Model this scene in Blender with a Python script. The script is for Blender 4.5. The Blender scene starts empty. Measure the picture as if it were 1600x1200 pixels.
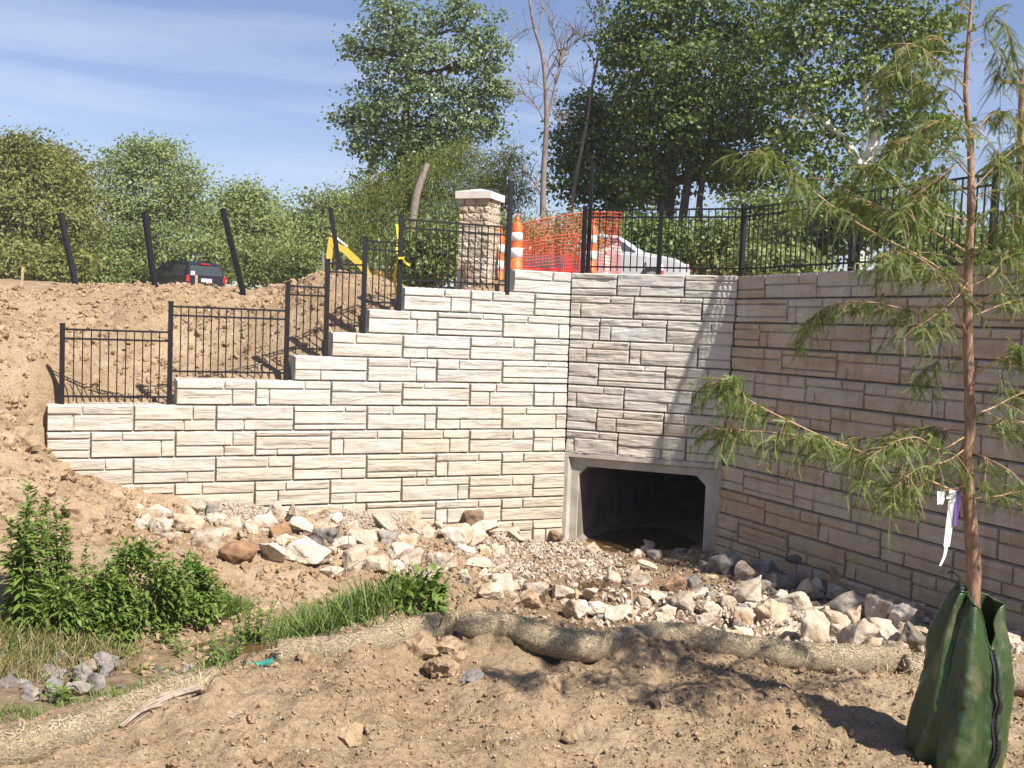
import bpy, bmesh, math, random
import numpy as np
from mathutils import Vector, Matrix

random.seed(7)
RNG = np.random.default_rng(11)
sc = bpy.context.scene
C = sc.collection
PI = math.pi

# ------------------------------------------------------------------ camera, light, exposure
EYE = 1.7
FPX = 1565.46            # focal length in pixels of a 1600 px wide picture
PITCH, ROLL = -0.05792, 0.03709
_fw = np.array([0, math.cos(PITCH), math.sin(PITCH)])
_u0 = np.array([0, -math.sin(PITCH), math.cos(PITCH)])
_r0 = np.array([1.0, 0, 0])
CAM_R = math.cos(ROLL) * _r0 + math.sin(ROLL) * _u0
CAM_U = -math.sin(ROLL) * _r0 + math.cos(ROLL) * _u0
CAM_F = _fw
CAM_P = np.array([0, 0, EYE])
cam = bpy.data.cameras.new('camera')
cam.sensor_width = 36.0
cam.lens = 36.0 * FPX / 1600.0
cam.clip_start = 0.05
cam.clip_end = 3000
camo = bpy.data.objects.new('camera', cam)
C.objects.link(camo)
camo.matrix_world = Matrix(((CAM_R[0], CAM_U[0], -CAM_F[0], 0), (CAM_R[1], CAM_U[1], -CAM_F[1], 0),
                            (CAM_R[2], CAM_U[2], -CAM_F[2], EYE), (0, 0, 0, 1)))
sc.camera = camo

SUN_AZ = math.atan2(-0.724, 0.69)      # direction towards the sun, in plan
SUN_EL = math.radians(50.2)
SKY_STRENGTH = 0.066
SUN_STRENGTH = 5.0
EXPOSURE = 0.98

world = bpy.data.worlds.new('World')
sc.world = world
world.use_nodes = True
nt = world.node_tree
nt.nodes.clear()
n_out = nt.nodes.new('ShaderNodeOutputWorld')
n_bg = nt.nodes.new('ShaderNodeBackground')
n_sky = nt.nodes.new('ShaderNodeTexSky')
n_sky.sky_type = 'NISHITA'
n_sky.sun_disc = False
n_sky.sun_elevation = SUN_EL
n_sky.sun_rotation = PI / 2 - SUN_AZ
n_sky.air_density = 1.1
n_sky.dust_density = 0.35
n_sky.ozone_density = 1.8
n_bg.inputs['Strength'].default_value = SKY_STRENGTH
# thin high cloud: streaky noise over the whole dome
n_tc = nt.nodes.new('ShaderNodeTexCoord')
n_map = nt.nodes.new('ShaderNodeMapping')
n_map.inputs['Scale'].default_value = (1.1, 1.1, 13.0)
n_map.inputs['Rotation'].default_value = (0.02, 0.03, 0.0)
n_no = nt.nodes.new('ShaderNodeTexNoise')
n_no.inputs['Scale'].default_value = 1.6
n_no.inputs['Detail'].default_value = 7
n_no.inputs['Roughness'].default_value = 0.52
n_no.inputs['Distortion'].default_value = 0.5
n_cr = nt.nodes.new('ShaderNodeValToRGB')
n_cr.color_ramp.elements[0].position = 0.52
n_cr.color_ramp.elements[0].color = (0, 0, 0, 1)
n_cr.color_ramp.elements[1].position = 0.80
n_cr.color_ramp.elements[1].color = (0.34, 0.34, 0.36, 1)
n_mix = nt.nodes.new('ShaderNodeMixRGB')
n_mix.inputs['Color2'].default_value = (8.0, 8.2, 8.9, 1)
nt.links.new(n_tc.outputs['Generated'], n_map.inputs['Vector'])
nt.links.new(n_map.outputs['Vector'], n_no.inputs['Vector'])
nt.links.new(n_no.outputs['Fac'], n_cr.inputs['Fac'])
nt.links.new(n_cr.outputs['Color'], n_mix.inputs['Fac'])
n_tint = nt.nodes.new('ShaderNodeMixRGB'); n_tint.blend_type = 'MULTIPLY'; n_tint.inputs['Fac'].default_value = 1
n_tint.inputs['Color2'].default_value = (1.0, 0.93, 1.06, 1)
nt.links.new(n_sky.outputs['Color'], n_tint.inputs['Color1'])
nt.links.new(n_tint.outputs['Color'], n_mix.inputs['Color1'])
nt.links.new(n_mix.outputs['Color'], n_bg.inputs['Color'])
nt.links.new(n_bg.outputs['Background'], n_out.inputs['Surface'])

sun = bpy.data.lights.new('sun', 'SUN')
sun.energy = SUN_STRENGTH
sun.angle = math.radians(0.8)
sun.color = (1.0, 0.945, 0.86)
suno = bpy.data.objects.new('sun', sun)
C.objects.link(suno)
S_DIR = Vector((math.cos(SUN_AZ) * math.cos(SUN_EL), math.sin(SUN_AZ) * math.cos(SUN_EL), math.sin(SUN_EL)))
suno.rotation_euler = S_DIR.to_track_quat('Z', 'Y').to_euler()
suno.location = S_DIR * 60

sc.view_settings.view_transform = 'Standard'
sc.view_settings.look = 'None'
sc.view_settings.exposure = EXPOSURE
sc.view_settings.gamma = 1.0
sc.view_settings.use_curve_mapping = False
sc.render.engine = 'CYCLES'
sc.cycles.max_bounces = 6
sc.cycles.diffuse_bounces = 3
sc.cycles.transmission_bounces = 3
sc.cycles.transparent_max_bounces = 6

# ------------------------------------------------------------------ small maths helpers
def at(px, py, depth):
    """world point seen at a photograph pixel, at a given distance ahead of the camera"""
    d = CAM_F + CAM_R * (px - 800) / FPX + CAM_U * (600 - py) / FPX
    return CAM_P + d * (depth / d[1])

def sstep(a, b, x):
    t = np.clip((x - a) / (b - a), 0, 1)
    return t * t * (3 - 2 * t)

_perm = np.random.default_rng(5).permutation(512)
_perm = np.concatenate([_perm, _perm, _perm])
_grad = np.random.default_rng(6).uniform(-1, 1, 512)

def vnoise2(x, y):
    xi = np.floor(x).astype(int); yi = np.floor(y).astype(int)
    xf = x - xi; yf = y - yi
    u = xf * xf * (3 - 2 * xf); v = yf * yf * (3 - 2 * yf)
    def g(a, b):
        return _grad[_perm[(_perm[a & 511] + b) & 511]]
    return (g(xi, yi) * (1 - u) + g(xi + 1, yi) * u) * (1 - v) + (g(xi, yi + 1) * (1 - u) + g(xi + 1, yi + 1) * u) * v

def vnoise3(x, y, z):
    zi = np.floor(z).astype(int); zf = z - zi
    w = zf * zf * (3 - 2 * zf)
    return vnoise2(x + zi * 17.3, y + zi * 31.7) * (1 - w) + vnoise2(x + (zi + 1) * 17.3, y + (zi + 1) * 31.7) * w

def fbm2(x, y, o=4):
    a = 0.0; f = 1.0; s = 1.0
    for i in range(o):
        a = a + s * vnoise2(x * f + 13.7 * i, y * f - 7.1 * i); f *= 2.03; s *= 0.5
    return a

# ------------------------------------------------------------------ object helpers
def tag(o, label=None, cat=None, group=None, kind=None):
    if label: o['label'] = label
    if cat: o['category'] = cat
    if group: o['group'] = group
    if kind: o['kind'] = kind
    return o

def link(o, parent=None):
    C.objects.link(o)
    if parent is not None: o.parent = parent
    return o

def empty(name, loc=(0, 0, 0), rz=0.0):
    o = bpy.data.objects.new(name, None)
    o.empty_display_size = 0.2
    o.location = loc; o.rotation_euler = (0, 0, rz)
    return link(o)

def mesh_np(name, V, F, mat=None, smooth=False, tone=None):
    V = np.asarray(V, dtype=np.float32); F = np.asarray(F, dtype=np.int32)
    me = bpy.data.meshes.new(name)
    n, k = F.shape
    me.vertices.add(len(V)); me.vertices.foreach_set('co', V.ravel())
    me.loops.add(n * k); me.loops.foreach_set('vertex_index', F.ravel())
    me.polygons.add(n)
    me.polygons.foreach_set('loop_start', np.arange(0, n * k, k, dtype=np.int32))
    me.polygons.foreach_set('use_smooth', np.full(n, smooth, dtype=bool))
    if tone is not None:
        a = me.attributes.new('tone', 'FLOAT', 'FACE')
        a.data.foreach_set('value', np.asarray(tone, dtype=np.float32))
    me.update(calc_edges=True)
    if mat: me.materials.append(mat)
    return me

def mobj(name, V, F, mat, parent=None, smooth=False, tone=None):
    return link(bpy.data.objects.new(name, mesh_np(name, V, F, mat, smooth, tone)), parent)

def dobj(name, me, parent=None, loc=None, rot=None, scale=None):
    o = bpy.data.objects.new(name, me)
    if loc is not None: o.location = loc
    if rot is not None: o.rotation_euler = rot
    if scale is not None: o.scale = scale
    return link(o, parent)

class MB:
    """gathers boxes, tubes and free faces into one mesh (triangles)"""
    def __init__(s): s.V = []; s.F = []; s.T = []; s.n = 0
    def add(s, V, F, tone=None):
        V = np.asarray(V, float); F = np.asarray(F, int)
        if F.shape[1] == 4: F = np.concatenate([F[:, [0, 1, 2]], F[:, [0, 2, 3]]]) ; tone = None if tone is None else np.concatenate([tone, tone])
        s.V.append(V); s.F.append(F + s.n); s.n += len(V)
        s.T.append(np.full(len(F), 0.5) if tone is None else tone)
        return s
    def box(s, lo, hi, M=None):
        x0, y0, z0 = lo; x1, y1, z1 = hi
        V = np.array([[x0,y0,z0],[x1,y0,z0],[x1,y1,z0],[x0,y1,z0],[x0,y0,z1],[x1,y0,z1],[x1,y1,z1],[x0,y1,z1]], float)
        if M is not None: V = V @ np.asarray(M)[:3, :3].T + np.asarray(M)[:3, 3]
        return s.add(V, [[0,3,2,1],[4,5,6,7],[0,1,5,4],[1,2,6,5],[2,3,7,6],[3,0,4,7]])
    def bar(s, a, b, w, h, up=(0, 0, 1)):
        a = np.asarray(a, float); b = np.asarray(b, float); d = b - a; L = np.linalg.norm(d); d /= L
        u = np.asarray(up, float)
        if abs(d @ u) > 0.95: u = np.array([0, 1.0, 0])
        x = np.cross(d, u); x /= np.linalg.norm(x); y = np.cross(x, d)
        M = np.eye(4); M[:3, 0] = x; M[:3, 1] = d; M[:3, 2] = y; M[:3, 3] = a
        return s.box((-w / 2, 0, -h / 2), (w / 2, L, h / 2), M)
    def tube(s, P, R, n=6, cap=True):
        P = np.asarray(P, float); R = np.broadcast_to(np.asarray(R, float), (len(P),))
        T = np.gradient(P, axis=0); T /= np.linalg.norm(T, axis=1)[:, None] + 1e-9
        ref = np.array([0.0, 0, 1]) if abs(T[0, 2]) < 0.9 else np.array([1.0, 0, 0])
        x = np.cross(T, ref); x /= np.linalg.norm(x, axis=1)[:, None] + 1e-9
        y = np.cross(T, x)
        a = np.arange(n) * 2 * PI / n
        V = (P[:, None] + R[:, None, None] * (np.cos(a)[None, :, None] * x[:, None] + np.sin(a)[None, :, None] * y[:, None])).reshape(-1, 3)
        F = []
        for i in range(len(P) - 1):
            for j in range(n):
                k = (j + 1) % n
                F.append([i*n+j, i*n+k, (i+1)*n+k, (i+1)*n+j])
        s.add(V, F)
        if cap:
            s.add(V[:n], [[0, j + 1, j] for j in range(1, n - 1)])
            s.add(V[-n:], [[0, j, j + 1] for j in range(1, n - 1)])
        return s
    def build(s, name, mat, parent=None, smooth=False):
        V = np.concatenate(s.V); F = np.concatenate(s.F)
        return mobj(name, V, F, mat, parent, smooth, np.concatenate(s.T))
    def mesh(s, name, mat, smooth=False):
        return mesh_np(name, np.concatenate(s.V), np.concatenate(s.F), mat, smooth, np.concatenate(s.T))

def bezier(pts, n):
    """Catmull-Rom through points"""
    P = np.asarray(pts, float)
    P = np.concatenate([[2 * P[0] - P[1]], P, [2 * P[-1] - P[-2]]])
    out = []
    m = len(P) - 3
    for t in np.linspace(0, m, n):
        i = min(int(t), m - 1); f = t - i
        a, b, c, d = P[i:i + 4]
        out.append(0.5 * ((2*b) + (c - a) * f + (2*a - 5*b + 4*c - d) * f*f + (-a + 3*b - 3*c + d) * f**3))
    return np.array(out)

def unit(v):
    v = np.asarray(v, float)
    return v / (np.linalg.norm(v, axis=-1, keepdims=True) + 1e-9)

def smooth_shade(o, on=True):
    o.data.polygons.foreach_set('use_smooth', np.full(len(o.data.polygons), on, dtype=bool))

# ------------------------------------------------------------------ materials
def N(nt, kind, **kw):
    n = nt.nodes.new(kind)
    for k, v in kw.items():
        if k in n.inputs: n.inputs[k].default_value = v
        else: setattr(n, k, v)
    return n

def new_mat(name):
    m = bpy.data.materials.new(name); m.use_nodes = True
    t = m.node_tree; b = t.nodes['Principled BSDF']
    return m, t, b

def ramp(t, fac, stops):
    r = N(t, 'ShaderNodeValToRGB')
    e = r.color_ramp.elements
    e[0].position = stops[0][0]; e[0].color = (*stops[0][1], 1)
    e[1].position = stops[-1][0]; e[1].color = (*stops[-1][1], 1)
    for p, c in stops[1:-1]:
        q = e.new(p); q.color = (*c, 1)
    t.links.new(fac, r.inputs['Fac'])
    return r.outputs['Color']

def mixc(t, fac, a, b, mode='MIX'):
    m = N(t, 'ShaderNodeMixRGB', blend_type=mode)
    for s, v in (('Fac', fac), ('Color1', a), ('Color2', b)):
        if isinstance(v, (int, float)): m.inputs[s].default_value = v
        elif isinstance(v, tuple): m.inputs[s].default_value = (*v, 1)
        else: t.links.new(v, m.inputs[s])
    return m.outputs['Color']

def noise(t, vec, scale, detail=5, rough=0.55, dist=0.0):
    n = N(t, 'ShaderNodeTexNoise', Scale=scale, Detail=detail, Roughness=rough, Distortion=dist)
    if vec is not None: t.links.new(vec, n.inputs['Vector'])
    return n.outputs['Fac']

def wpos(t): return N(t, 'ShaderNodeNewGeometry').outputs['Position']
def opos(t): return N(t, 'ShaderNodeTexCoord').outputs['Object']
def mapv(t, vec, scale):
    m = N(t, 'ShaderNodeMapping'); m.inputs['Scale'].default_value = scale
    t.links.new(vec, m.inputs['Vector']); return m.outputs['Vector']

def bump(t, b, h, strength, dist=0.02, prev=None):
    n = N(t, 'ShaderNodeBump', Strength=strength, Distance=dist)
    t.links.new(h, n.inputs['Height'])
    if prev is not None: t.links.new(prev, n.inputs['Normal'])
    if b is not None: t.links.new(n.outputs['Normal'], b.inputs['Normal'])
    return n.outputs['Normal']

def plain(name, col, rough=0.6, metal=0.0, var=0.15, scale=8.0, bmp=0.0, spec=0.5, world=True):
    m, t, b = new_mat(name)
    p = wpos(t) if world else opos(t)
    n = noise(t, p, scale)
    a = tuple(c * (1 - var) for c in col); d = tuple(min(1, c * (1 + var)) for c in col)
    t.links.new(ramp(t, n, [(0.3, a), (0.7, d)]), b.inputs['Base Color'])
    b.inputs['Roughness'].default_value = rough; b.inputs['Metallic'].default_value = metal
    b.inputs['Specular IOR Level'].default_value = spec
    if bmp: bump(t, b, noise(t, p, scale * 5), bmp, 0.01)
    return m

def leaf_mat(name, dark, mid, light, trans=0.3, rough=0.5):
    m, t, b = new_mat(name)
    a = N(t, 'ShaderNodeAttribute', attribute_name='tone')
    col = ramp(t, a.outputs['Fac'], [(0.0, dark), (0.5, mid), (1.0, light)])
    t.links.new(col, b.inputs['Base Color'])
    b.inputs['Roughness'].default_value = rough
    b.inputs['Specular IOR Level'].default_value = 0.35
    tr = N(t, 'ShaderNodeBsdfTranslucent')
    t.links.new(mixc(t, 1.0, col, (1.5, 1.55, 0.7), 'MULTIPLY'), tr.inputs['Color'])
    mx = N(t, 'ShaderNodeMixShader'); mx.inputs['Fac'].default_value = trans
    t.links.new(b.outputs['BSDF'], mx.inputs[1]); t.links.new(tr.outputs['BSDF'], mx.inputs[2])
    t.links.new(mx.outputs['Shader'], t.nodes['Material Output'].inputs['Surface'])
    return m

MAT = {}
def stone_mat(name, c0, c1, c2, seed=0.0, scale=3.0):
    m, t, b = new_mat(name)
    oi = N(t, 'ShaderNodeObjectInfo')
    p = wpos(t)
    n1 = noise(t, p, scale, 6, 0.6)
    n2 = noise(t, p, scale * 7, 5, 0.65)
    base = ramp(t, n1, [(0.34, c0), (0.5, c1), (0.66, c2)])
    tint = ramp(t, oi.outputs['Random'], [(0.0, (0.72, 0.68, 0.64)), (0.35, (1.0, 0.97, 0.92)), (0.7, (1.08, 1.04, 1.0)), (1.0, (0.95, 0.82, 0.66))])
    col = mixc(t, 1.0, base, tint, 'MULTIPLY')
    col = mixc(t, 0.35, col, ramp(t, n2, [(0.35, (0.45, 0.42, 0.38)), (0.62, (1.1, 1.08, 1.05))]), 'MULTIPLY')
    t.links.new(col, b.inputs['Base Color'])
    b.inputs['Roughness'].default_value = 0.9; b.inputs['Specular IOR Level'].default_value = 0.2
    q = bump(t, None, noise(t, p, 9, 6, 0.7), 0.55, 0.04)
    bump(t, b, n2, 0.4, 0.012, q)
    return m

def make_materials():
    # cast concrete blocks
    for mname, key, k in (('concrete_block', 'block', 0.0), ('stained_shade_block', 'block_r', 1.0)):
        m, t, b = new_mat(mname); MAT[key] = m
        oi = N(t, 'ShaderNodeObjectInfo'); op = opos(t); wp = wpos(t)
        ofs = N(t, 'ShaderNodeVectorMath', operation='ADD'); t.links.new(op, ofs.inputs[0])
        rnd = N(t, 'ShaderNodeVectorMath', operation='SCALE'); rnd.inputs[0].default_value = (37, 11, 23)
        t.links.new(oi.outputs['Random'], rnd.inputs['Scale']); t.links.new(rnd.outputs['Vector'], ofs.inputs[1])
        lay = noise(t, mapv(t, ofs.outputs['Vector'], (2.2, 2.2, 26.0)), 1.0, 6, 0.6, 0.4)
        fine = noise(t, op, 60, 4, 0.6)
        stain = noise(t, mapv(t, ofs.outputs['Vector'], (1.6, 1.6, 5.0)), 1.0, 5, 0.6)
        big = noise(t, wp, 0.55, 4, 0.5)
        base = ramp(t, oi.outputs['Random'], [(0.0, (0.50, 0.47, 0.42)), (0.3, (0.50, 0.485, 0.455)), (0.6, (0.53, 0.515, 0.48)), (0.85, (0.51, 0.465, 0.395)), (1.0, (0.48, 0.465, 0.44))])
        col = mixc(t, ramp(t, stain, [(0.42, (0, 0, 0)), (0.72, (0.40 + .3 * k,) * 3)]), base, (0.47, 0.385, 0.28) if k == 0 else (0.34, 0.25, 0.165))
        if k: col = mixc(t, 0.75, col, ramp(t, oi.outputs['Random'], [(0.0, (0.70, 0.63, 0.54)), (0.5, (0.80, 0.75, 0.69)), (1.0, (0.68, 0.57, 0.45))]), 'MULTIPLY')  # right wall: brown staining, plus its shade painted in as a darker colour
        # moss-tan weathering towards the creek is real dirt splash: by world height plus noise
        sx = N(t, 'ShaderNodeSeparateXYZ'); t.links.new(wp, sx.inputs[0])
        mr = N(t, 'ShaderNodeMapRange'); mr.inputs['From Min'].default_value = 1.6; mr.inputs['From Max'].default_value = -1.6
        t.links.new(sx.outputs['Z'], mr.inputs['Value'])
        mm = N(t, 'ShaderNodeMath', operation='MULTIPLY'); t.links.new(mr.outputs['Result'], mm.inputs[0]); t.links.new(big, mm.inputs[1])
        col = mixc(t, mm.outputs['Value'], col, (0.42, 0.325, 0.215))
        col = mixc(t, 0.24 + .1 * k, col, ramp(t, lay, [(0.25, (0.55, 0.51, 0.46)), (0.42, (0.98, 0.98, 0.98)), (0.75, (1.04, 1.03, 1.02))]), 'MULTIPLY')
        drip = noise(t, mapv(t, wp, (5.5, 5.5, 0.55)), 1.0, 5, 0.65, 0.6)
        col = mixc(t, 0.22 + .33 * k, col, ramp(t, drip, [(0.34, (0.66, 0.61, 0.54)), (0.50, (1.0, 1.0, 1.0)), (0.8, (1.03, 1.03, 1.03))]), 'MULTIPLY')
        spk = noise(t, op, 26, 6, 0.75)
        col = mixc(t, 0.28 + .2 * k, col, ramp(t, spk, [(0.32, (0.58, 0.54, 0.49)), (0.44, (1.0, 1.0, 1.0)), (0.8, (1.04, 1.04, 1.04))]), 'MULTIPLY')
        t.links.new(col, b.inputs['Base Color'])
        b.inputs['Roughness'].default_value = 0.93; b.inputs['Specular IOR Level'].default_value = 0.15
        q = bump(t, None, lay, 0.42, 0.016)
        q = bump(t, None, spk, 0.35, 0.012, q)
        bump(t, b, fine, 0.25, 0.004, q)
    MAT['concrete'] = plain('smooth_concrete', (0.39, 0.355, 0.30), 0.85, 0, 0.24, 3.0, 0.15, 0.2)
    MAT['shade_concrete'] = plain('shade_concrete', (0.21, 0.185, 0.15), 0.8, 0, 0.3, 2.0, 0.15, 0.2)  # barrel copy of the concrete, the dark of the interior painted into its colour
    MAT['cap'] = plain('precast_cap', (0.62, 0.57, 0.52), 0.8, 0, 0.08, 5.0, 0.1, 0.2)
    MAT['mortar'] = plain('mortar', (0.30, 0.27, 0.24), 0.95, 0, 0.2, 20, 0.2, 0.1)
    MAT['pillar_stone'] = stone_mat('pillar_stone', (0.36, 0.29, 0.22), (0.52, 0.45, 0.37), (0.56, 0.50, 0.43), scale=2.5)
    MAT['limestone'] = stone_mat('limestone', (0.32, 0.235, 0.16), (0.465, 0.40, 0.325), (0.545, 0.50, 0.445))
    MAT['greystone'] = stone_mat('greystone', (0.13, 0.12, 0.112), (0.21, 0.198, 0.188), (0.29, 0.27, 0.255))
    MAT['brownstone'] = stone_mat('brownstone', (0.17, 0.11, 0.075), (0.28, 0.19, 0.13), (0.36, 0.26, 0.19))
    MAT['gravel'] = stone_mat('gravel', (0.34, 0.27, 0.21), (0.48, 0.42, 0.35), (0.56, 0.51, 0.46), scale=14)
    MAT['pebble'] = stone_mat('pebble', (0.25, 0.18, 0.12), (0.37, 0.29, 0.215), (0.50, 0.43, 0.36), scale=9)
    # black powder coat
    m, t, b = new_mat('black_metal'); MAT['black'] = m
    b.inputs['Base Color'].default_value = (0.010, 0.0095, 0.011, 1); b.inputs['Roughness'].default_value = 0.5; b.inputs['Specular IOR Level'].default_value = 0.3
    bump(t, b, noise(t, wpos(t), 300, 2), 0.06, 0.002)
    MAT['pole_wood'] = plain('weathered_pole', (0.26, 0.17, 0.11), 0.9, 0, 0.3, 4, 0.3, 0.1)
    MAT['stake'] = plain('stake_wood', (0.45, 0.32, 0.19), 0.85, 0, 0.25, 14, 0.2, 0.1)
    MAT['grey_wood'] = plain('grey_wood', (0.27, 0.215, 0.165), 0.9, 0, 0.35, 25, 0.4, 0.1)
    MAT['root'] = plain('dark_root', (0.12, 0.075, 0.05), 0.9, 0, 0.3, 25, 0.4, 0.1)
    MAT['bark'] = plain('dark_bark', (0.085, 0.065, 0.05), 0.95, 0, 0.4, 10, 0.5, 0.1)
    MAT['dead_bark'] = plain('dead_bark', (0.21, 0.17, 0.145), 0.95, 0, 0.25, 6, 0.4, 0.1)
    m, t, b = new_mat('sycamore_bark'); MAT['sycamore'] = m
    t.links.new(ramp(t, noise(t, wpos(t), 2.2, 5, 0.6), [(0.40, (0.25, 0.20, 0.15)), (0.46, (0.58, 0.55, 0.48)), (0.6, (0.74, 0.72, 0.66))]), b.inputs['Base Color'])
    b.inputs['Roughness'].default_value = 0.85
    m, t, b = new_mat('cypress_bark'); MAT['cypress_bark'] = m
    lp = noise(t, mapv(t, wpos(t), (90, 90, 12)), 1.0, 5, 0.65)
    t.links.new(ramp(t, lp, [(0.3, (0.12, 0.065, 0.04)), (0.5, (0.26, 0.155, 0.10)), (0.72, (0.40, 0.28, 0.20))]), b.inputs['Base Color'])
    b.inputs['Roughness'].default_value = 0.9; bump(t, b, lp, 0.6, 0.004)
    MAT['twig'] = plain('cypress_twig', (0.34, 0.22, 0.13), 0.75, 0, 0.25, 30, 0.1, 0.3)
    MAT['leaf_cypress'] = leaf_mat('cypress_needles', (0.060, 0.098, 0.020), (0.125, 0.180, 0.040), (0.210, 0.255, 0.068), 0.38)
    MAT['leaf_dark'] = leaf_mat('maple_leaves', (0.040, 0.076, 0.016), (0.100, 0.152, 0.032), (0.205, 0.245, 0.064), 0.28)
    MAT['leaf_cotton'] = leaf_mat('cottonwood_leaves', (0.070, 0.110, 0.042), (0.130, 0.185, 0.072), (0.205, 0.260, 0.120), 0.25, 0.38)
    MAT['leaf_mid'] = leaf_mat('woodland_leaves', (0.090, 0.122, 0.034), (0.165, 0.208, 0.060), (0.240, 0.275, 0.095), 0.3)
    MAT['leaf_light'] = leaf_mat('light_leaves', (0.135, 0.172, 0.058), (0.220, 0.268, 0.094), (0.290, 0.330, 0.140), 0.32)
    MAT['leaf_willow'] = leaf_mat('willow_leaves', (0.090, 0.118, 0.024), (0.165, 0.195, 0.042), (0.235, 0.260, 0.070), 0.32)
    MAT['leaf_olive'] = leaf_mat('olive_leaves', (0.100, 0.110, 0.026), (0.175, 0.182, 0.046), (0.245, 0.240, 0.072), 0.28)
    MAT['leaf_weed'] = leaf_mat('weed_leaves', (0.060, 0.105, 0.020), (0.125, 0.190, 0.036), (0.205, 0.270, 0.065), 0.3, 0.55)
    MAT['leaf_grass'] = leaf_mat('grass_blades', (0.045, 0.085, 0.014), (0.10, 0.17, 0.03), (0.30, 0.27, 0.10), 0.3)
    MAT['leaf_dry'] = leaf_mat('dry_grass', (0.12, 0.11, 0.04), (0.22, 0.20, 0.08), (0.40, 0.33, 0.18), 0.25)
    MAT['stem'] = plain('green_stem', (0.14, 0.16, 0.05), 0.7, 0, 0.3, 20)
    MAT['redstem'] = plain('reddish_stem', (0.20, 0.10, 0.06), 0.7, 0, 0.3, 20)
    # wattle: straw in netting
    m, t, b = new_mat('straw_wattle'); MAT['wattle'] = m
    p = wpos(t)
    s1 = noise(t, mapv(t, p, (60, 60, 150)), 1.0, 4, 0.7, 2.0)
    s2 = noise(t, p, 2.2, 4)
    c = ramp(t, s1, [(0.36, (0.09, 0.065, 0.035)), (0.5, (0.31, 0.245, 0.155)), (0.64, (0.54, 0.44, 0.30))])
    c = mixc(t, ramp(t, s2, [(0.48, (0, 0, 0)), (0.75, (0.35, 0.35, 0.35))]), c, (0.25, 0.24, 0.19))
    t.links.new(c, b.inputs['Base Color']); b.inputs['Roughness'].default_value = 0.95
    b.inputs['Specular IOR Level'].default_value = 0.1
    bump(t, b, s1, 0.9, 0.012)
    MAT['straw'] = leaf_mat('straw_fibres', (0.17, 0.13, 0.07), (0.36, 0.28, 0.17), (0.56, 0.46, 0.31), 0.15)
    MAT['netting'] = plain('green_netting', (0.03, 0.20, 0.15), 0.6, 0, 0.2, 30)
    # bag
    m, t, b = new_mat('green_bag'); MAT['bag'] = m
    p = opos(t)
    c = ramp(t, noise(t, p, 4, 6, 0.65), [(0.35, (0.020, 0.042, 0.013)), (0.62, (0.034, 0.066, 0.019))])
    dirt = noise(t, mapv(t, p, (7, 7, 5)), 1.0, 6, 0.7)
    c = mixc(t, ramp(t, dirt, [(0.50, (0, 0, 0)), (0.72, (0.6, 0.6, 0.6))]), c, (0.20, 0.155, 0.09))
    t.links.new(c, b.inputs['Base Color']); b.inputs['Roughness'].default_value = 0.42
    wv = noise(t, p, 150, 2, 0.5)
    q = bump(t, None, noise(t, p, 16, 5, 0.6), 0.30, 0.02)
    bump(t, b, wv, 0.12, 0.002, q)
    MAT['zip'] = plain('black_zip', (0.012, 0.011, 0.013), 0.5, 0, 0.2, 80)
    MAT['white_plastic'] = plain('white_plastic', (0.75, 0.74, 0.74), 0.4, 0, 0.05, 20)
    MAT['purple'] = plain('purple_tape', (0.12, 0.07, 0.25), 0.4, 0, 0.1, 20)
    MAT['yellow_tape'] = plain('yellow_tape', (0.75, 0.55, 0.03), 0.45, 0, 0.1, 20)
    MAT['orange'] = plain('safety_orange', (0.80, 0.13, 0.025), 0.55, 0, 0.12, 10)
    MAT['net_orange'] = plain('orange_net', (0.72, 0.13, 0.07), 0.6, 0, 0.1, 10)
    MAT['white_band'] = plain('reflective_band', (0.75, 0.73, 0.70), 0.4, 0, 0.06, 10)
    MAT['red_band'] = plain('red_band', (0.50, 0.03, 0.03), 0.4, 0, 0.06, 10)
    MAT['rubber'] = plain('rubber', (0.018, 0.018, 0.018), 0.8, 0, 0.2, 20)
    MAT['paint_black'] = plain('black_car_paint', (0.012, 0.013, 0.018), 0.22, 0, 0.05, 2)
    MAT['paint_white'] = plain('white_car_paint', (0.42, 0.43, 0.44), 0.25, 0, 0.05, 2)
    MAT['paint_red'] = plain('red_car_paint', (0.30, 0.018, 0.022), 0.22, 0, 0.05, 2)
    MAT['paint_yellow'] = plain('yellow_machine_paint', (0.62, 0.40, 0.055), 0.45, 0, 0.12, 5)
    MAT['steel'] = plain('bare_steel', (0.40, 0.38, 0.36), 0.35, 0.9, 0.1, 10)
    MAT['lamp_red'] = plain('red_lamp_lens', (0.45, 0.012, 0.012), 0.2, 0, 0.05, 10)
    MAT['brick'] = plain('red_roof_tiles', (0.30, 0.09, 0.055), 0.8, 0, 0.2, 4)
    MAT['siding'] = plain('pale_siding', (0.55, 0.52, 0.47), 0.8, 0, 0.1, 4)
    m, t, b = new_mat('tinted_glass'); MAT['glass'] = m
    b.inputs['Base Color'].default_value = (0.045, 0.05, 0.055, 1); b.inputs['Roughness'].default_value = 0.08
    # shallow muddy water
    m, t, b = new_mat('creek_water'); MAT['water'] = m
    b.inputs['Base Color'].default_value = (0.085, 0.055, 0.025, 1); b.inputs['Roughness'].default_value = 0.05
    b.inputs['IOR'].default_value = 1.33
    bump(t, b, noise(t, wpos(t), 9, 3), 0.10, 0.01)
    # soil
    m, t, b = new_mat('soil'); MAT['soil'] = m
    p = wpos(t)
    n1 = noise(t, p, 0.7, 5, 0.55); n2 = noise(t, p, 5, 7, 0.62); n3 = noise(t, p, 38, 5, 0.7)
    c = ramp(t, n1, [(0.35, (0.285, 0.200, 0.120)), (0.52, (0.322, 0.234, 0.146)), (0.68, (0.385, 0.290, 0.190))])
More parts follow.
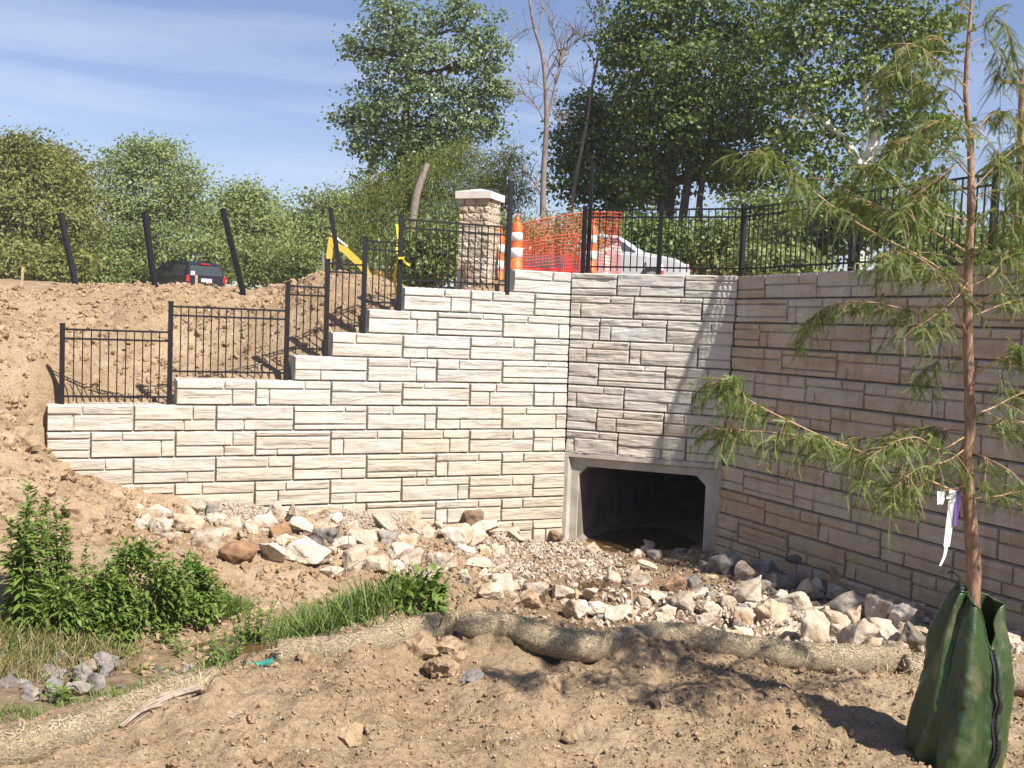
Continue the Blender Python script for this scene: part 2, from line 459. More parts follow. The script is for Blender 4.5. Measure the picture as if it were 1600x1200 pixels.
    c = mixc(t, 0.6, c, ramp(t, n2, [(0.33, (0.62, 0.57, 0.52)), (0.5, (0.98, 0.98, 0.98)), (0.72, (1.15, 1.13, 1.1))]), 'MULTIPLY')
    c = mixc(t, 0.5, c, ramp(t, n3, [(0.36, (0.5, 0.47, 0.44)), (0.52, (1.0, 1.0, 1.0)), (0.7, (1.12, 1.12, 1.12))]), 'MULTIPLY')
    aw = N(t, 'ShaderNodeAttribute', attribute_name='damp')
    ae = N(t, 'ShaderNodeAttribute', attribute_name='litter')
    wn = N(t, 'ShaderNodeMath', operation='MULTIPLY'); t.links.new(aw.outputs['Fac'], wn.inputs[0])
    t.links.new(ramp(t, n2, [(0.3, (0.5, 0.5, 0.5)), (0.6, (1, 1, 1))]), wn.inputs[1])
    c = mixc(t, wn.outputs['Value'], c, (0.165, 0.105, 0.058))
    c = mixc(t, ae.outputs['Fac'], c, ramp(t, n2, [(0.35, (0.12, 0.08, 0.045)), (0.55, (0.24, 0.17, 0.11)), (0.7, (0.33, 0.25, 0.17))]))
    vo = N(t, 'ShaderNodeTexVoronoi', Scale=26.0); t.links.new(p, vo.inputs['Vector'])
    # pale grit scattered in the soil
    vs = N(t, 'ShaderNodeTexVoronoi', Scale=75.0); t.links.new(p, vs.inputs['Vector'])
    grit = N(t, 'ShaderNodeMath', operation='LESS_THAN'); t.links.new(vs.outputs['Distance'], grit.inputs[0]); grit.inputs[1].default_value = 0.16
    gsel = N(t, 'ShaderNodeMath', operation='GREATER_THAN'); sxc = N(t, 'ShaderNodeSeparateColor'); t.links.new(vs.outputs['Color'], sxc.inputs[0])
    t.links.new(sxc.outputs['Red'], gsel.inputs[0]); gsel.inputs[1].default_value = 0.72
    gm = N(t, 'ShaderNodeMath', operation='MULTIPLY'); t.links.new(grit.outputs[0], gm.inputs[0]); t.links.new(gsel.outputs[0], gm.inputs[1])
    c = mixc(t, gm.outputs[0], c, (0.55, 0.48, 0.40))
    t.links.new(c, b.inputs['Base Color'])
    b.inputs['Roughness'].default_value = 0.95; b.inputs['Specular IOR Level'].default_value = 0.12
    q = bump(t, None, n2, 0.7, 0.05)
    q = bump(t, None, vo.outputs['Distance'], 0.45, 0.03, q)
    q = bump(t, None, n3, 0.9, 0.02, q)
    bump(t, b, noise(t, p, 120, 4, 0.7), 0.8, 0.006, q)
    # clods: same earth, without the attributes
    m, t, b = new_mat('earth_clods'); MAT['clod'] = m
    p = wpos(t); n1 = noise(t, p, 1.3, 5, 0.6); n2 = noise(t, p, 22, 6, 0.7)
    c = ramp(t, n1, [(0.35, (0.265, 0.182, 0.108)), (0.5, (0.315, 0.226, 0.140)), (0.68, (0.375, 0.278, 0.180))])
    c = mixc(t, 0.5, c, ramp(t, n2, [(0.35, (0.55, 0.5, 0.46)), (0.6, (1.1, 1.1, 1.08))]), 'MULTIPLY')
    t.links.new(c, b.inputs['Base Color']); b.inputs['Roughness'].default_value = 0.96
    b.inputs['Specular IOR Level'].default_value = 0.1
    bump(t, b, n2, 0.8, 0.02)
make_materials()
# ------------------------------------------------------------------ retaining wall frame lines (plan) and course heights
HC = 0.406; BL = 1.219; BAT = 0.03
def zk(k): return -0.133 + HC * k
class Line:
    def __init__(s, a, ang):
        s.a = np.array(a, float); s.ang = ang
        s.t = np.array([math.cos(ang), math.sin(ang)]); s.n = np.array([-math.sin(ang), math.cos(ang)])
    def p(s, u, v=0.0): return s.a + s.t * u + s.n * v
    def sv(s, x, y):
        dx = x - s.a[0]; dy = y - s.a[1]
        return dx * s.t[0] + dy * s.t[1], dx * s.n[0] + dy * s.n[1]
    def cross(s, o, vs, vo):
        """distance along s where s (offset vs) meets o (offset vo)"""
        d = o.p(0, vo) - s.p(0, vs)
        M = np.array([s.t, -o.t]).T
        return np.linalg.solve(M, d)
LA = Line((-6.96, 14.8155), 0.39307)
LM = Line((1.006, 18.118), -0.3585)
LR = Line((3.73, 17.0099), -1.12518)
S_A = 0.06
def cornerB(k): v = BAT * (k + .5); return LA.cross(LM, v, v)      # (s on LA, s on LM)
def cornerC(k): v = BAT * (k + .5); return LM.cross(LR, v, v)      # (s on LM, s on LR)
STEP_START = {1: 1.5, 2: 3.0, 3: 3.5, 4: 4.0, 5: 4.5, 6: 6.16}     # first block of a course, in block lengths
R_END = 9.6

def step_top(s):
    b = (s - S_A) / BL
    z = zk(1)
    for k, b0 in STEP_START.items():
        if b >= b0 - 0.02: z = zk(k + 1)
    return z

# ------------------------------------------------------------------ terrain
low_pts = [(0,2,0),(-1.5,3,0),(1.5,3,0),(3,3.5,0),(0,4.5,.03),(1.3,4.7,.02),(2.5,4.7,.0),(-.6,4.5,.06),(-2,3.0,0),(5,4,0),(-3.5,2.2,0),
 (-1.98,3.85,-.02),(-1.35,4.45,0),(-.95,4.95,.03),(-.36,5.55,.06),(.345,5.35,.02),(1.03,5.3,0),(2.0,5.2,-.02),(2.69,5.2,-.02),(4,5.2,-.02),
 (-2.75,4.4,-.32),(-2.2,5.0,-.40),(-1.6,5.6,-.34),(-1.0,6.2,-.30),(-.3,6.6,-.42),(.6,6.4,-.45),(1.6,6.3,-.45),(3,6.2,-.45),(4.5,6.2,-.42),
 (-3.2,5.6,-.75),(-2.5,6.6,-.95),(-1.2,7.6,-.95),(-.1,8.0,-1.1),(1.2,8.0,-1.2),(2.5,7.9,-1.1),(4.2,7.6,-1.0),(5.5,7,-.8),
 (-3.6,7.3,-1.15),(-3.9,8.3,-1.38),(-3,9,-1.5),(-2.2,10,-1.72),(-1.2,11.3,-1.95),(0,12,-2.1),(1,10,-1.75),(2.4,10,-1.62),(3.9,9.4,-1.4),(5.4,8.6,-1.2),
 (2,12,-2.05),(3.5,11.6,-1.85),(4.6,11.0,-1.65),(5.8,9.6,-1.45),(6.6,8.4,-1.2),(-5.0,6.6,-1.05),(-6.5,6,-.8),
 (.5,14,-2.12),(2.5,14,-2.1),(1.5,16,-2.16),(3,15.6,-2.1),(1.2,17.6,-2.22),(3.3,16.9,-2.15),(2.2,17.4,-2.2),
 (-3.68,9.7,-1.45),(-3.45,10.9,-1.47),(-2.77,12.4,-1.55),(-1.2,13,-1.8),(-4.14,10.8,-1.15),(-5.0,11.5,-.84),(-5.2,10,-.98),(-5.0,8.6,-1.1),(-5.23,13.0,-.95),(-6,12.5,-.44),(-6.5,10.5,-.55),(-6.7,13.3,.15),(-7.57,15,1.0),(-8.9,17.5,1.7),(-10.5,20.5,2.25),(-13,21,2.3),(-13,13,.9),(-10,10,.1),(-9,7,-.4),(-8,12,.35),
 (-6.43,15.03,-.77),(-6.95,14.7,-.45),(-5.26,15.4,-1.2),(-3.9,16.0,-1.38),(-2.55,16.5,-1.52),(-.224,17.5,-1.93),(-4.6,13.9,-1.3),(-2,15,-1.68),(0,16,-1.95),
 (4.33,15.6,-2.02),(5.3,13.3,-1.95),(5.95,12.0,-1.8),(7.0,9.8,-1.5),(7.7,8.2,-1.2)]
up_pts = [(-8.9,17.5,1.7),(-7.57,15,1.0),(-10.5,20.5,2.25),(-13,21,2.3),(-13,13,.9),(-8,12,.35),(-6.7,13.3,.15),(-10,10,.1),(-7.6,16.2,1.25),(-9,15.5,1.2),(-7.2,18.3,2.02)]
for s, k, prof in [(.8,1,((.45,-.06),(2,.62),(3.5,1.35),(5,1.95),(8,2.1))), (2.7,2,((.45,-.06),(2,.5),(3.5,1.2),(5,1.65),(8,1.7))),
                   (4.0,3,((.45,-.06),(1.5,.5),(3,1.05),(5,1.3))), (4.6,4,((.45,-.06),(1.5,.55),(3,.95),(5,.9))),
                   (5.2,5,((.45,-.05),(1.5,.38),(3,.62),(5,.5))), (6.5,6,((.45,-.05),(2,0),(4,0),(7,.1))), (8.2,7,((.45,-.09),(2,-.12),(5,-.25)))]:
    for v, dz in prof:
        p = LA.p(s, v); up_pts.append((p[0], p[1], zk(k) + dz))
for s in (.6, 2.2):
    for v in (.45, 2, 5): p = LM.p(s, v); up_pts.append((p[0], p[1], zk(7) - .1 - .03 * v))
for s in (.3, 2.5, 5, 7.5, 9.5):
    for v in (.45, 2.5, 6): p = LR.p(s, v); up_pts.append((p[0], p[1], zk(7) - .1 - .02 * v))
def tps_fit(P):
    P = np.array(P, float); n = len(P)
    r = np.hypot(P[:, None, 0] - P[None, :, 0], P[:, None, 1] - P[None, :, 1])
    K = np.where(r > 0, r * r * np.log(r + 1e-12), 0) + 0.02 * np.eye(n)
    Q = np.c_[np.ones(n), P[:, :2]]
    A = np.block([[K, Q], [Q.T, np.zeros((3, 3))]])
    w = np.linalg.solve(A, np.r_[P[:, 2], 0, 0, 0])
    return P, w
LOWF = tps_fit(low_pts); UPF = tps_fit(up_pts)
def tps(f, x, y):
    P, w = f; z = w[-3] + w[-2] * x + w[-1] * y
    for i in range(len(P)):
        r2 = (x - P[i, 0]) ** 2 + (y - P[i, 1]) ** 2
        z = z + w[i] * 0.5 * r2 * np.log(r2 + 1e-12)
    return z

def hill_weight(x, y):
    """0 in front of the wall line, 1 behind it"""
    sa, va = LA.sv(x, y); sm, vm = LM.sv(x, y); sr, vr = LR.sv(x, y)
    ext = np.clip(-sa, 0, None)
    wa = sstep(0.12 - ext * .5, 0.42 + ext * 2.0, va)
    wm = sstep(0.12, 0.42, vm); wr = sstep(0.12, 0.42, vr)
    # bay of three concave walls: behind any of them is the hill
    return np.maximum(np.maximum(wa * (sa < 9.2), wm * (sm > -.4) * (sm < 3.4)), wr * (sr > -.6))

def terrain(x, y, detail=True):
    x = np.asarray(x, float); y = np.asarray(y, float)
    lo = tps(LOWF, np.clip(x, -14, 9.5), np.clip(y, 1.5, 22))
    up = np.clip(tps(UPF, np.clip(x, -14, 13), np.clip(y, 8, 25)), -.5, 2.75)
    sm, vm = LM.sv(x, y)
    w = hill_weight(x, y)
    if detail:
        rough = 0.5 + 0.9 * sstep(6, 11, y)
        n = 0.050 * fbm2(x * .9 + 3, y * .9, 3) * rough + 0.026 * fbm2(x * 3.1, y * 3.1 + 9, 3)
        n = n + 0.034 * np.abs(fbm2(x * 6.0 + 5, y * 6.0, 4)) - .013 + 0.016 * np.abs(vnoise2(x * 17, y * 17 + 3)) + 0.008 * vnoise2(x * 29, y * 29)
        for mx, my, mh, mr in ((-.45, 5.22, .13, .26), (-.12, 5.22, .07, .18), (-.9, 4.75, .07, .28), (.75, 4.95, .05, .3), (-1.25, 4.15, .06, .22), (.2, 4.3, .05, .3), (1.2, 4.4, .045, .35), (-.6, 4.0, .05, .25), (1.75, 4.85, .05, .25)):
            g = np.exp(-((x - mx) ** 2 + (y - my) ** 2) / mr ** 2)
            n = n + g * mh * (1 + .9 * fbm2(x * 9 + mx, y * 9, 3))
        lo = lo + n
        nn = 0.10 * fbm2(x * .8 + 1, y * .8 + 4, 4) + 0.06 * np.abs(fbm2(x * 2.6, y * 2.6, 3)) + .03 * fbm2(x * 7, y * 7, 2)
        sa, va = LA.sv(x, y)
        up = up + nn * sstep(.55, 1.9, np.minimum(va + (sa < 0) * 2, vm + (sm < 0) * 9)) * (1 - .55 * sstep(5.5, 8.5, sa)) - .02 - .22 * sstep(1.5, 4, va) * (sa < 4.4)
    z = lo * (1 - w) + up * w
    # far out: level plateau behind, level ground in front
    d = np.hypot(x, y - 11)
    far = 2.35 * sstep(7, 21, y + .25 * np.abs(x))
    f = sstep(12, 19, d)
    return z * (1 - f) + far * f

def hit(px, py, lift=0.0):
    """where the line of sight through a photograph pixel meets the ground"""
    d = CAM_F + CAM_R * (px - 800) / FPX + CAM_U * (600 - py) / FPX
    t = np.linspace(2.5, 26, 900)
    P = CAM_P + d[None] * (t / d[1])[:, None]
    below = P[:, 2] < terrain(P[:, 0], P[:, 1], False) + lift
    i = int(np.argmax(below)) if below.any() else len(t) - 1
    return P[i]

def build_ground():
    xf = np.concatenate([np.arange(-9, -3.2, .055), np.arange(-3.2, 3.6, .032), np.arange(3.6, 8.2, .06)])
    xs = np.concatenate([[-700, -350, -180, -100, -60, -40, -28, -20, -16, -13.5], np.arange(-12, -9, .15), xf, np.arange(8.2, 12, .2), [12.5, 14, 17, 22, 30, 45, 70, 120, 220, 420, 700]])
    yn = [1.2]
    while yn[-1] < 24.0: yn.append(yn[-1] + max(.024, min(.0072 * yn[-1], .085)))
    ys = np.concatenate([[-300, -120, -50, -20, -8, -3, -1, 0, .6], yn, [24.6, 25.5, 27, 30, 34, 40, 50, 65, 90, 140, 250, 500, 1000]])
    X, Y = np.meshgrid(xs, ys)
    Z = terrain(X.ravel(), Y.ravel()).reshape(X.shape)
    nx, ny = len(xs), len(ys)
    V = np.stack([X, Y, Z], -1).reshape(-1, 3)
    idx = np.arange(nx * ny).reshape(ny, nx)
    F = np.stack([idx[:-1, :-1], idx[:-1, 1:], idx[1:, 1:], idx[1:, :-1]], -1).reshape(-1, 4)
    cx = V[F].mean(1)
    s, v = LM.sv(cx[:, 0], cx[:, 1])
    keep = ~((s > 0.02) & (s < 2.82) & (v > 0.06) & (v < .50))
    F = F[keep]
    me = mesh_np('ground', V, F, MAT['soil'], True)
    x, y, z = V.T
    # damp earth round the creek, plant litter on the left bank
    damp = np.exp(-((z + 2.13) / .16) ** 2) * (y > 8) * (x > -2.8) * .9
    damp = np.maximum(damp, .75 * np.exp(-((x + 2.9) ** 2 / 1.0 + (y - 8.6) ** 2 / 1.6)))
    lit = .85 * np.exp(-((x + 3.9) ** 2 / 2.2 + (y - 7.6) ** 2 / 5.0)) + .7 * np.exp(-((x + 1.6) ** 2 / 1.2 + (y - 6.6) ** 2 / 1.6))
    a = me.attributes.new('damp', 'FLOAT', 'POINT'); a.data.foreach_set('value', np.clip(damp, 0, 1).astype(np.float32))
    a = me.attributes.new('litter', 'FLOAT', 'POINT'); a.data.foreach_set('value', np.clip(lit, 0, 1).astype(np.float32))
    o = link(bpy.data.objects.new('ground', me)); o['kind'] = 'structure'
build_ground()

# ------------------------------------------------------------------ split-face blocks
def pat(i):
    """cells (x0, z0, x1, z1) in units of the block face"""
    return [
        [(0, .66, .64, 1), (.64, .66, 1, 1), (0, 0, .17, .66), (.17, 0, 1, .66)],
        [(0, .76, .69, 1), (.69, .76, 1, 1), (0, .24, 1, .76), (0, 0, 1, .24)],
        [(0, .56, .67, 1), (.67, .56, 1, 1), (0, 0, 1, .56)],
        [(0, .63, .40, 1), (.40, .63, 1, 1), (0, 0, .30, .63), (.30, 0, 1, .63)],
        [(0, .43, 1, 1), (0, 0, .35, .43), (.35, 0, 1, .43)],
        [(0, .42, .71, 1), (.71, .42, 1, 1), (0, 0, .6, .42), (.6, 0, 1, .42)],
        [(0, .78, 1, 1), (0, .25, 1, .78), (0, 0, .28, .25), (.28, 0, 1, .25)],
    ][i % 7]
def half_pat(i):
    return [[(0, .38, 1, 1), (0, 0, 1, .38)], [(0, .62, 1, 1), (0, 0, .58, .62), (.58, 0, 1, .62)], [(0, .74, 1, 1), (0, .3, 1, .74), (0, 0, 1, .3)]][i % 3]

def stone_patch(mb, x0, z0, x1, z1, seed, g=.0042, proud=.034, dx=.032, dz=.017):
    x0 += g; x1 -= g; z0 += g; z1 -= g
    nx = max(4, int((x1 - x0) / dx)) + 1; nz = max(4, int((z1 - z0) / dz)) + 1
    u = np.linspace(0, 1, nx); w = np.linspace(0, 1, nz)
    # crowd samples at the borders
    u = np.sort(np.r_[u, .012 / (x1 - x0), 1 - .012 / (x1 - x0)]); w = np.sort(np.r_[w, .008 / (z1 - z0), 1 - .008 / (z1 - z0)])
    nx, nz = len(u), len(w)
    X, Z = np.meshgrid(x0 + (x1 - x0) * u, z0 + (z1 - z0) * w)
    d = np.minimum(np.minimum(X - x0, x1 - X), np.minimum(Z - z0, z1 - Z))
    f = np.clip(d / .014, 0, 1) ** .45
    o = seed * 7.31
    rel = .008 * vnoise2(X * 2.2 + o, Z * 9 + o) + .003 * vnoise2(X * 5 + o, Z * 34 - o) + .005 * vnoise2(X * 9 - o, Z * 9 + o)
    q = vnoise2(X * 1.3 + o * 2, Z * 11 - o)          # bedding ledges with sharp steps
    rel = rel + .011 * (np.floor(q * 2.2) / 2.2)
    tilt = (np.random.default_rng(int(seed * 10) + 3).uniform(-.012, .012)) * (Z - z0) / (z1 - z0)
    Y = .052 - np.clip(d / .004, 0, 1) * .034 - f * (proud + rel + tilt)
    jx = .004 * vnoise2(Z * 30 + o, X * 3) * (d < .004); jz = .004 * vnoise2(X * 22 + o, Z * 3) * (d < .004)
    V = np.stack([X + jx, Y, Z + jz], -1).reshape(-1, 3)
    i = np.arange(nx * nz).reshape(nz, nx)
    F = np.stack([i[:-1, :-1], i[:-1, 1:], i[1:, 1:], i[1:, :-1]], -1).reshape(-1, 4)
    mb.add(V, F)

_bcache = {}
def block_mesh(L, patn, seed, mirror=False, depth=.5, mat='block'):
    key = (round(L, 3), patn, seed, mirror, mat)
    if key in _bcache: return _bcache[key]
    mb = MB()
    e = .004; ez = .0062
    mb.box((e, .05, ez), (L - e, depth, HC - .003))
    mb.box((e + .016, .022, ez + .014), (L - e - .016, .049, HC - ez - .012))
    cells = pat(patn) if L > .95 else half_pat(patn)
    for j, (a, b, c, d) in enumerate(cells):
        if mirror: a, c = 1 - c, 1 - a
        stone_patch(mb, e + a * (L - 2 * e), ez + b * (HC - 2 * ez), e + c * (L - 2 * e), ez + d * (HC - 2 * ez), seed * 9 + patn * 3.3 + j * 1.7)
    _bcache[key] = mb.mesh('block', MAT[mat])
    return _bcache[key]

PICKS = (0, 0, 0, 1, 2, 2, 2, 3, 3, 4, 4, 4, 5, 6)
def fill_course(line, k, joints, parent, rr):
    """joints: increasing distances along the wall face for this course"""
    v = BAT * (k + .5)
    last = None
    for a, b in zip(joints[:-1], joints[1:]):
        L = b - a
        if L < .06: continue
        m = line.p((a + b) / 2, -.25)
        p = line.p(a, v)
        full = abs(L - BL) < .008
        if full: L = BL
        patn = rr.choice(PICKS)
        while patn == last: patn = rr.choice(PICKS)
        last = patn
        if zk(k + 1) < float(terrain(m[0], m[1], False)) - .22: continue
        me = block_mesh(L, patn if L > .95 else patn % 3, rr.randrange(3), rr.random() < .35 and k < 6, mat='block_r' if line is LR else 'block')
        dobj('block', me, parent, (p[0], p[1], zk(k)), (0, 0, line.ang))

def course_joints(s0, s1, start):
    j = [s0]
    s = start
    while s < s0 + .05: s += BL
    while s < s1 - .05:
        if s - j[-1] > .12 and s1 - s > .14: j.append(s)
        s += BL
    j.append(s1)
    return j

def build_walls():
    wl = tag(empty('retaining_wall'), 'sunlit pale block wall climbing in seven steps on the left of the culvert', 'wall')
    wm = tag(empty('retaining_wall'), 'short block headwall standing directly over the culvert opening', 'wall')
    wr = tag(empty('retaining_wall'), 'long shaded block wall to the right of the culvert, behind the sapling', 'wall')
    rr = random.Random(4)
    for k in range(-7, 7):
        sB = cornerB(k)[0]
        if k >= 1: st = S_A + STEP_START[k] * BL; first = st
        else: st = S_A; first = S_A + (0 if k % 2 == 0 else .5) * BL
        fill_course(LA, k, course_joints(st, sB + .012, first), wl, rr)
    offs = {6: .71, 5: .97, 4: .47, 3: .93, 2: .47, 1: .87, 0: .47, -1: .8}
    for k in range(-1, 7):
        s0 = cornerB(k)[1]; s1 = cornerC(k)[0]
        fill_course(LM, k, course_joints(s0 + .004, s1 - .004, s0 + offs[k] * BL), wm, rr)
    for k in range(-7, 7):
        s0 = cornerC(k)[1]
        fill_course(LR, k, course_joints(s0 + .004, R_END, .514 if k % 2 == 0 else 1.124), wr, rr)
    # small square weep hole low on the right wall
    return wl, wm, wr
WALL_L, WALL_M, WALL_R = build_walls()

# ------------------------------------------------------------------ box culvert
def build_culvert():
    root = tag(empty('box_culvert', (*LM.p(0, 0), 0), LM.ang), 'concrete box culvert with a dark opening and chamfered corners under the headwall', 'culvert')
    W = 2.86; zt = -.545; zb = -2.75
    x0, x1, ot, ob = .27, 2.56, -.79, -2.34
    ch, chb = .16, .22
    def loop(xa, xb, za, zb_, c, cb, y):
        return [(xa + c, y, za), (xb - c, y, za), (xb, y, za - c), (xb, y, zb_ + cb), (xb - cb, y, zb_), (xa + cb, y, zb_), (xa, y, zb_ + cb), (xa, y, za - c)]
    loops = [loop(.01, W - .01, zt, zb, .001, .001, .42), loop(.01, W - .01, zt, zb, .001, .001, -.045),
             loop(.085, W - .085, zt - .075, zb, .001, .001, -.045), loop(.125, W - .125, zt - .105, zb, .001, .001, .045),
             loop(x0 - .01, x1 + .01, ot + .01, ob, ch, chb, .05), loop(x0, x1, ot, ob, ch, chb, .065)]
    mb = MB()
    V = np.array(sum(loops, [])); F = []
    for i in range(len(loops) - 1):
        for j in range(8):
            k = (j + 1) % 8
            F.append([i*8+j, (i+1)*8+j, (i+1)*8+k, i*8+k])
    mb.add(V, F)
    mb.build('frame', MAT['concrete'], root)
    mb = MB()
    l0 = loop(x0, x1, ot, ob, ch, chb, .067); ls = [l0] + [[(x, y, z) for (x, _, z) in l0] for y in (3.0, 6, 12, 22)]
    V = np.array(sum(ls, [])); F = []
    for i in range(len(ls) - 1):
        for j in range(8):
            k = (j + 1) % 8
            F.append([i*8+j, (i+1)*8+j, (i+1)*8+k, i*8+k])
    mb.add(V, F); mb.add(np.array(ls[-1]), [[0, i + 1, i] for i in range(1, 7)])
    mb.build('barrel', MAT['shade_concrete'], root)
    # silted floor inside
    n = 22; m = 50
    xs = np.linspace(x0 + .02, x1 - .02, n); ys = np.linspace(-.05, 21.8, m)
    X, Y = np.meshgrid(xs, ys)
    Z = -2.215 + .05 * fbm2(X * 2, Y * 2, 3) - .05 * np.exp(-((X - .8) / .5) ** 2)
    i = np.arange(n * m).reshape(m, n)
    F = np.stack([i[:-1, :-1], i[:-1, 1:], i[1:, 1:], i[1:, :-1]], -1).reshape(-1, 4)
    mobj('silt_floor', np.stack([X, Y, Z], -1).reshape(-1, 3), F, MAT['clod'], root, True)
    # gasket of dried mortar along the top of the frame
    mb = MB(); xs = np.linspace(.02, W - .02, 40)
    mb.tube(np.c_[xs, np.full(40, -.03) + .012 * vnoise2(xs * 9, xs), np.full(40, zt + .008) + .012 * vnoise2(xs * 13, xs * 2)], .018 + .01 * vnoise2(xs * 20, xs), 6)
    mb.build('mortar_bead', MAT['mortar'], root, True)
    # weep drain beside the culvert, in the right wall
    p = LR.p(.12, BAT * -3.5 - .035)
    d = tag(empty('weep_drain', (p[0], p[1], -1.93), LR.ang), 'small dark square drain hole low in the shaded wall beside the culvert', 'drain')
    mb = MB(); mb.box((-.005, .0, 0), (.10, .03, .012)); mb.box((-.005, 0, .098), (.10, .03, .11)); mb.box((-.005, 0, .012), (.007, .03, .098)); mb.box((.088, 0, .012), (.10, .03, .098))
    mb.build('frame', MAT['concrete'], d)
    mb = MB(); mb.box((.007, .016, .012), (.088, .028, .098)); mb.build('grate', MAT['zip'], d)
build_culvert()

# creek water in the low spots
def build_water():
    def pool(pts, z, label):
        P = bezier(pts + [pts[0]], 40)[:-1]
        c = P.mean(0)
        V = np.r_[[[c[0], c[1], z]], np.c_[P, np.full(len(P), z)]]
        F = [[0, i + 1, (i + 1) % len(P) + 1] for i in range(len(P))]
        o = mobj('water', V, np.array(F), MAT['water'], None, True)
        o['kind'] = 'structure'; o['label'] = label; return o
    P = [LM.p(s, v) for s, v in ((.35, .6), (.3, -.25), (1.1, -.6), (2.2, -.35), (2.4, .8), (1.5, 2.2), (.7, 1.8))]
    pool([tuple(p) for p in P], -2.2, 'shallow brown water trickling from the culvert mouth')
    pool([(-.55, 13.6), (.0, 13.1), (.55, 13.5), (.45, 14.2), (-.2, 14.4)], -2.07, 'small muddy puddle between the rocks left of the creek')
    pool([(.9, 14.6), (1.9, 14.3), (2.5, 15.0), (2.1, 16.0), (1.2, 15.8)], -2.115, 'shallow brown creek water between stones in front of the culvert')
    pool([(-3.3, 8.2), (-2.6, 8.6), (-2.2, 9.6), (-2.7, 9.9), (-3.3, 9.1)], -1.52, 'dark wet patch in the ditch on the left')
build_water()

# ------------------------------------------------------------------ fences
PICK_W = .017
def picket_mesh(h):
    key = ('p', round(h, 3))
    if key not in _bcache:
        mb = MB(); mb.box((-PICK_W/2, -PICK_W/2, 0), (PICK_W/2, PICK_W/2, h)); _bcache[key] = mb.mesh('picket', MAT['black'])
    return _bcache[key]
def fence_post(parent, p, z0, z1, w=.068, rz=0, name='post'):
    mb = MB(); mb.box((-w/2, -w/2, 0), (w/2, w/2, z1 - z0)); mb.box((-w/2 - .005, -w/2 - .005, z1 - z0 + .0005), (w/2 + .005, w/2 + .005, z1 - z0 + .02))
    o = mb.build(name, MAT['black'], parent); o.location = (p[0], p[1], z0); o.rotation_euler = (0, 0, rz); return o
def fence_panel(parent, line, s0, s1, v, z0, h=1.15, raise1=0.0):
    zr = (.115, h - .15, h - .012)
    for z in zr:
        a = line.p(s0, v); b = line.p(s1, v)
        mb = MB(); mb.bar((a[0], a[1], z0 + z), (b[0], b[1], z0 + z + raise1), .028, .030)
        mb.build('rail', MAT['black'], parent)
    n = int(round((s1 - s0) / .118))
    for i in range(1, n):
        s = s0 + (s1 - s0) * i / n
        p = line.p(s, v)
        dobj('picket', picket_mesh(h - .06), parent, (p[0], p[1], z0 + .04 + raise1 * i / n), (0, 0, line.ang))
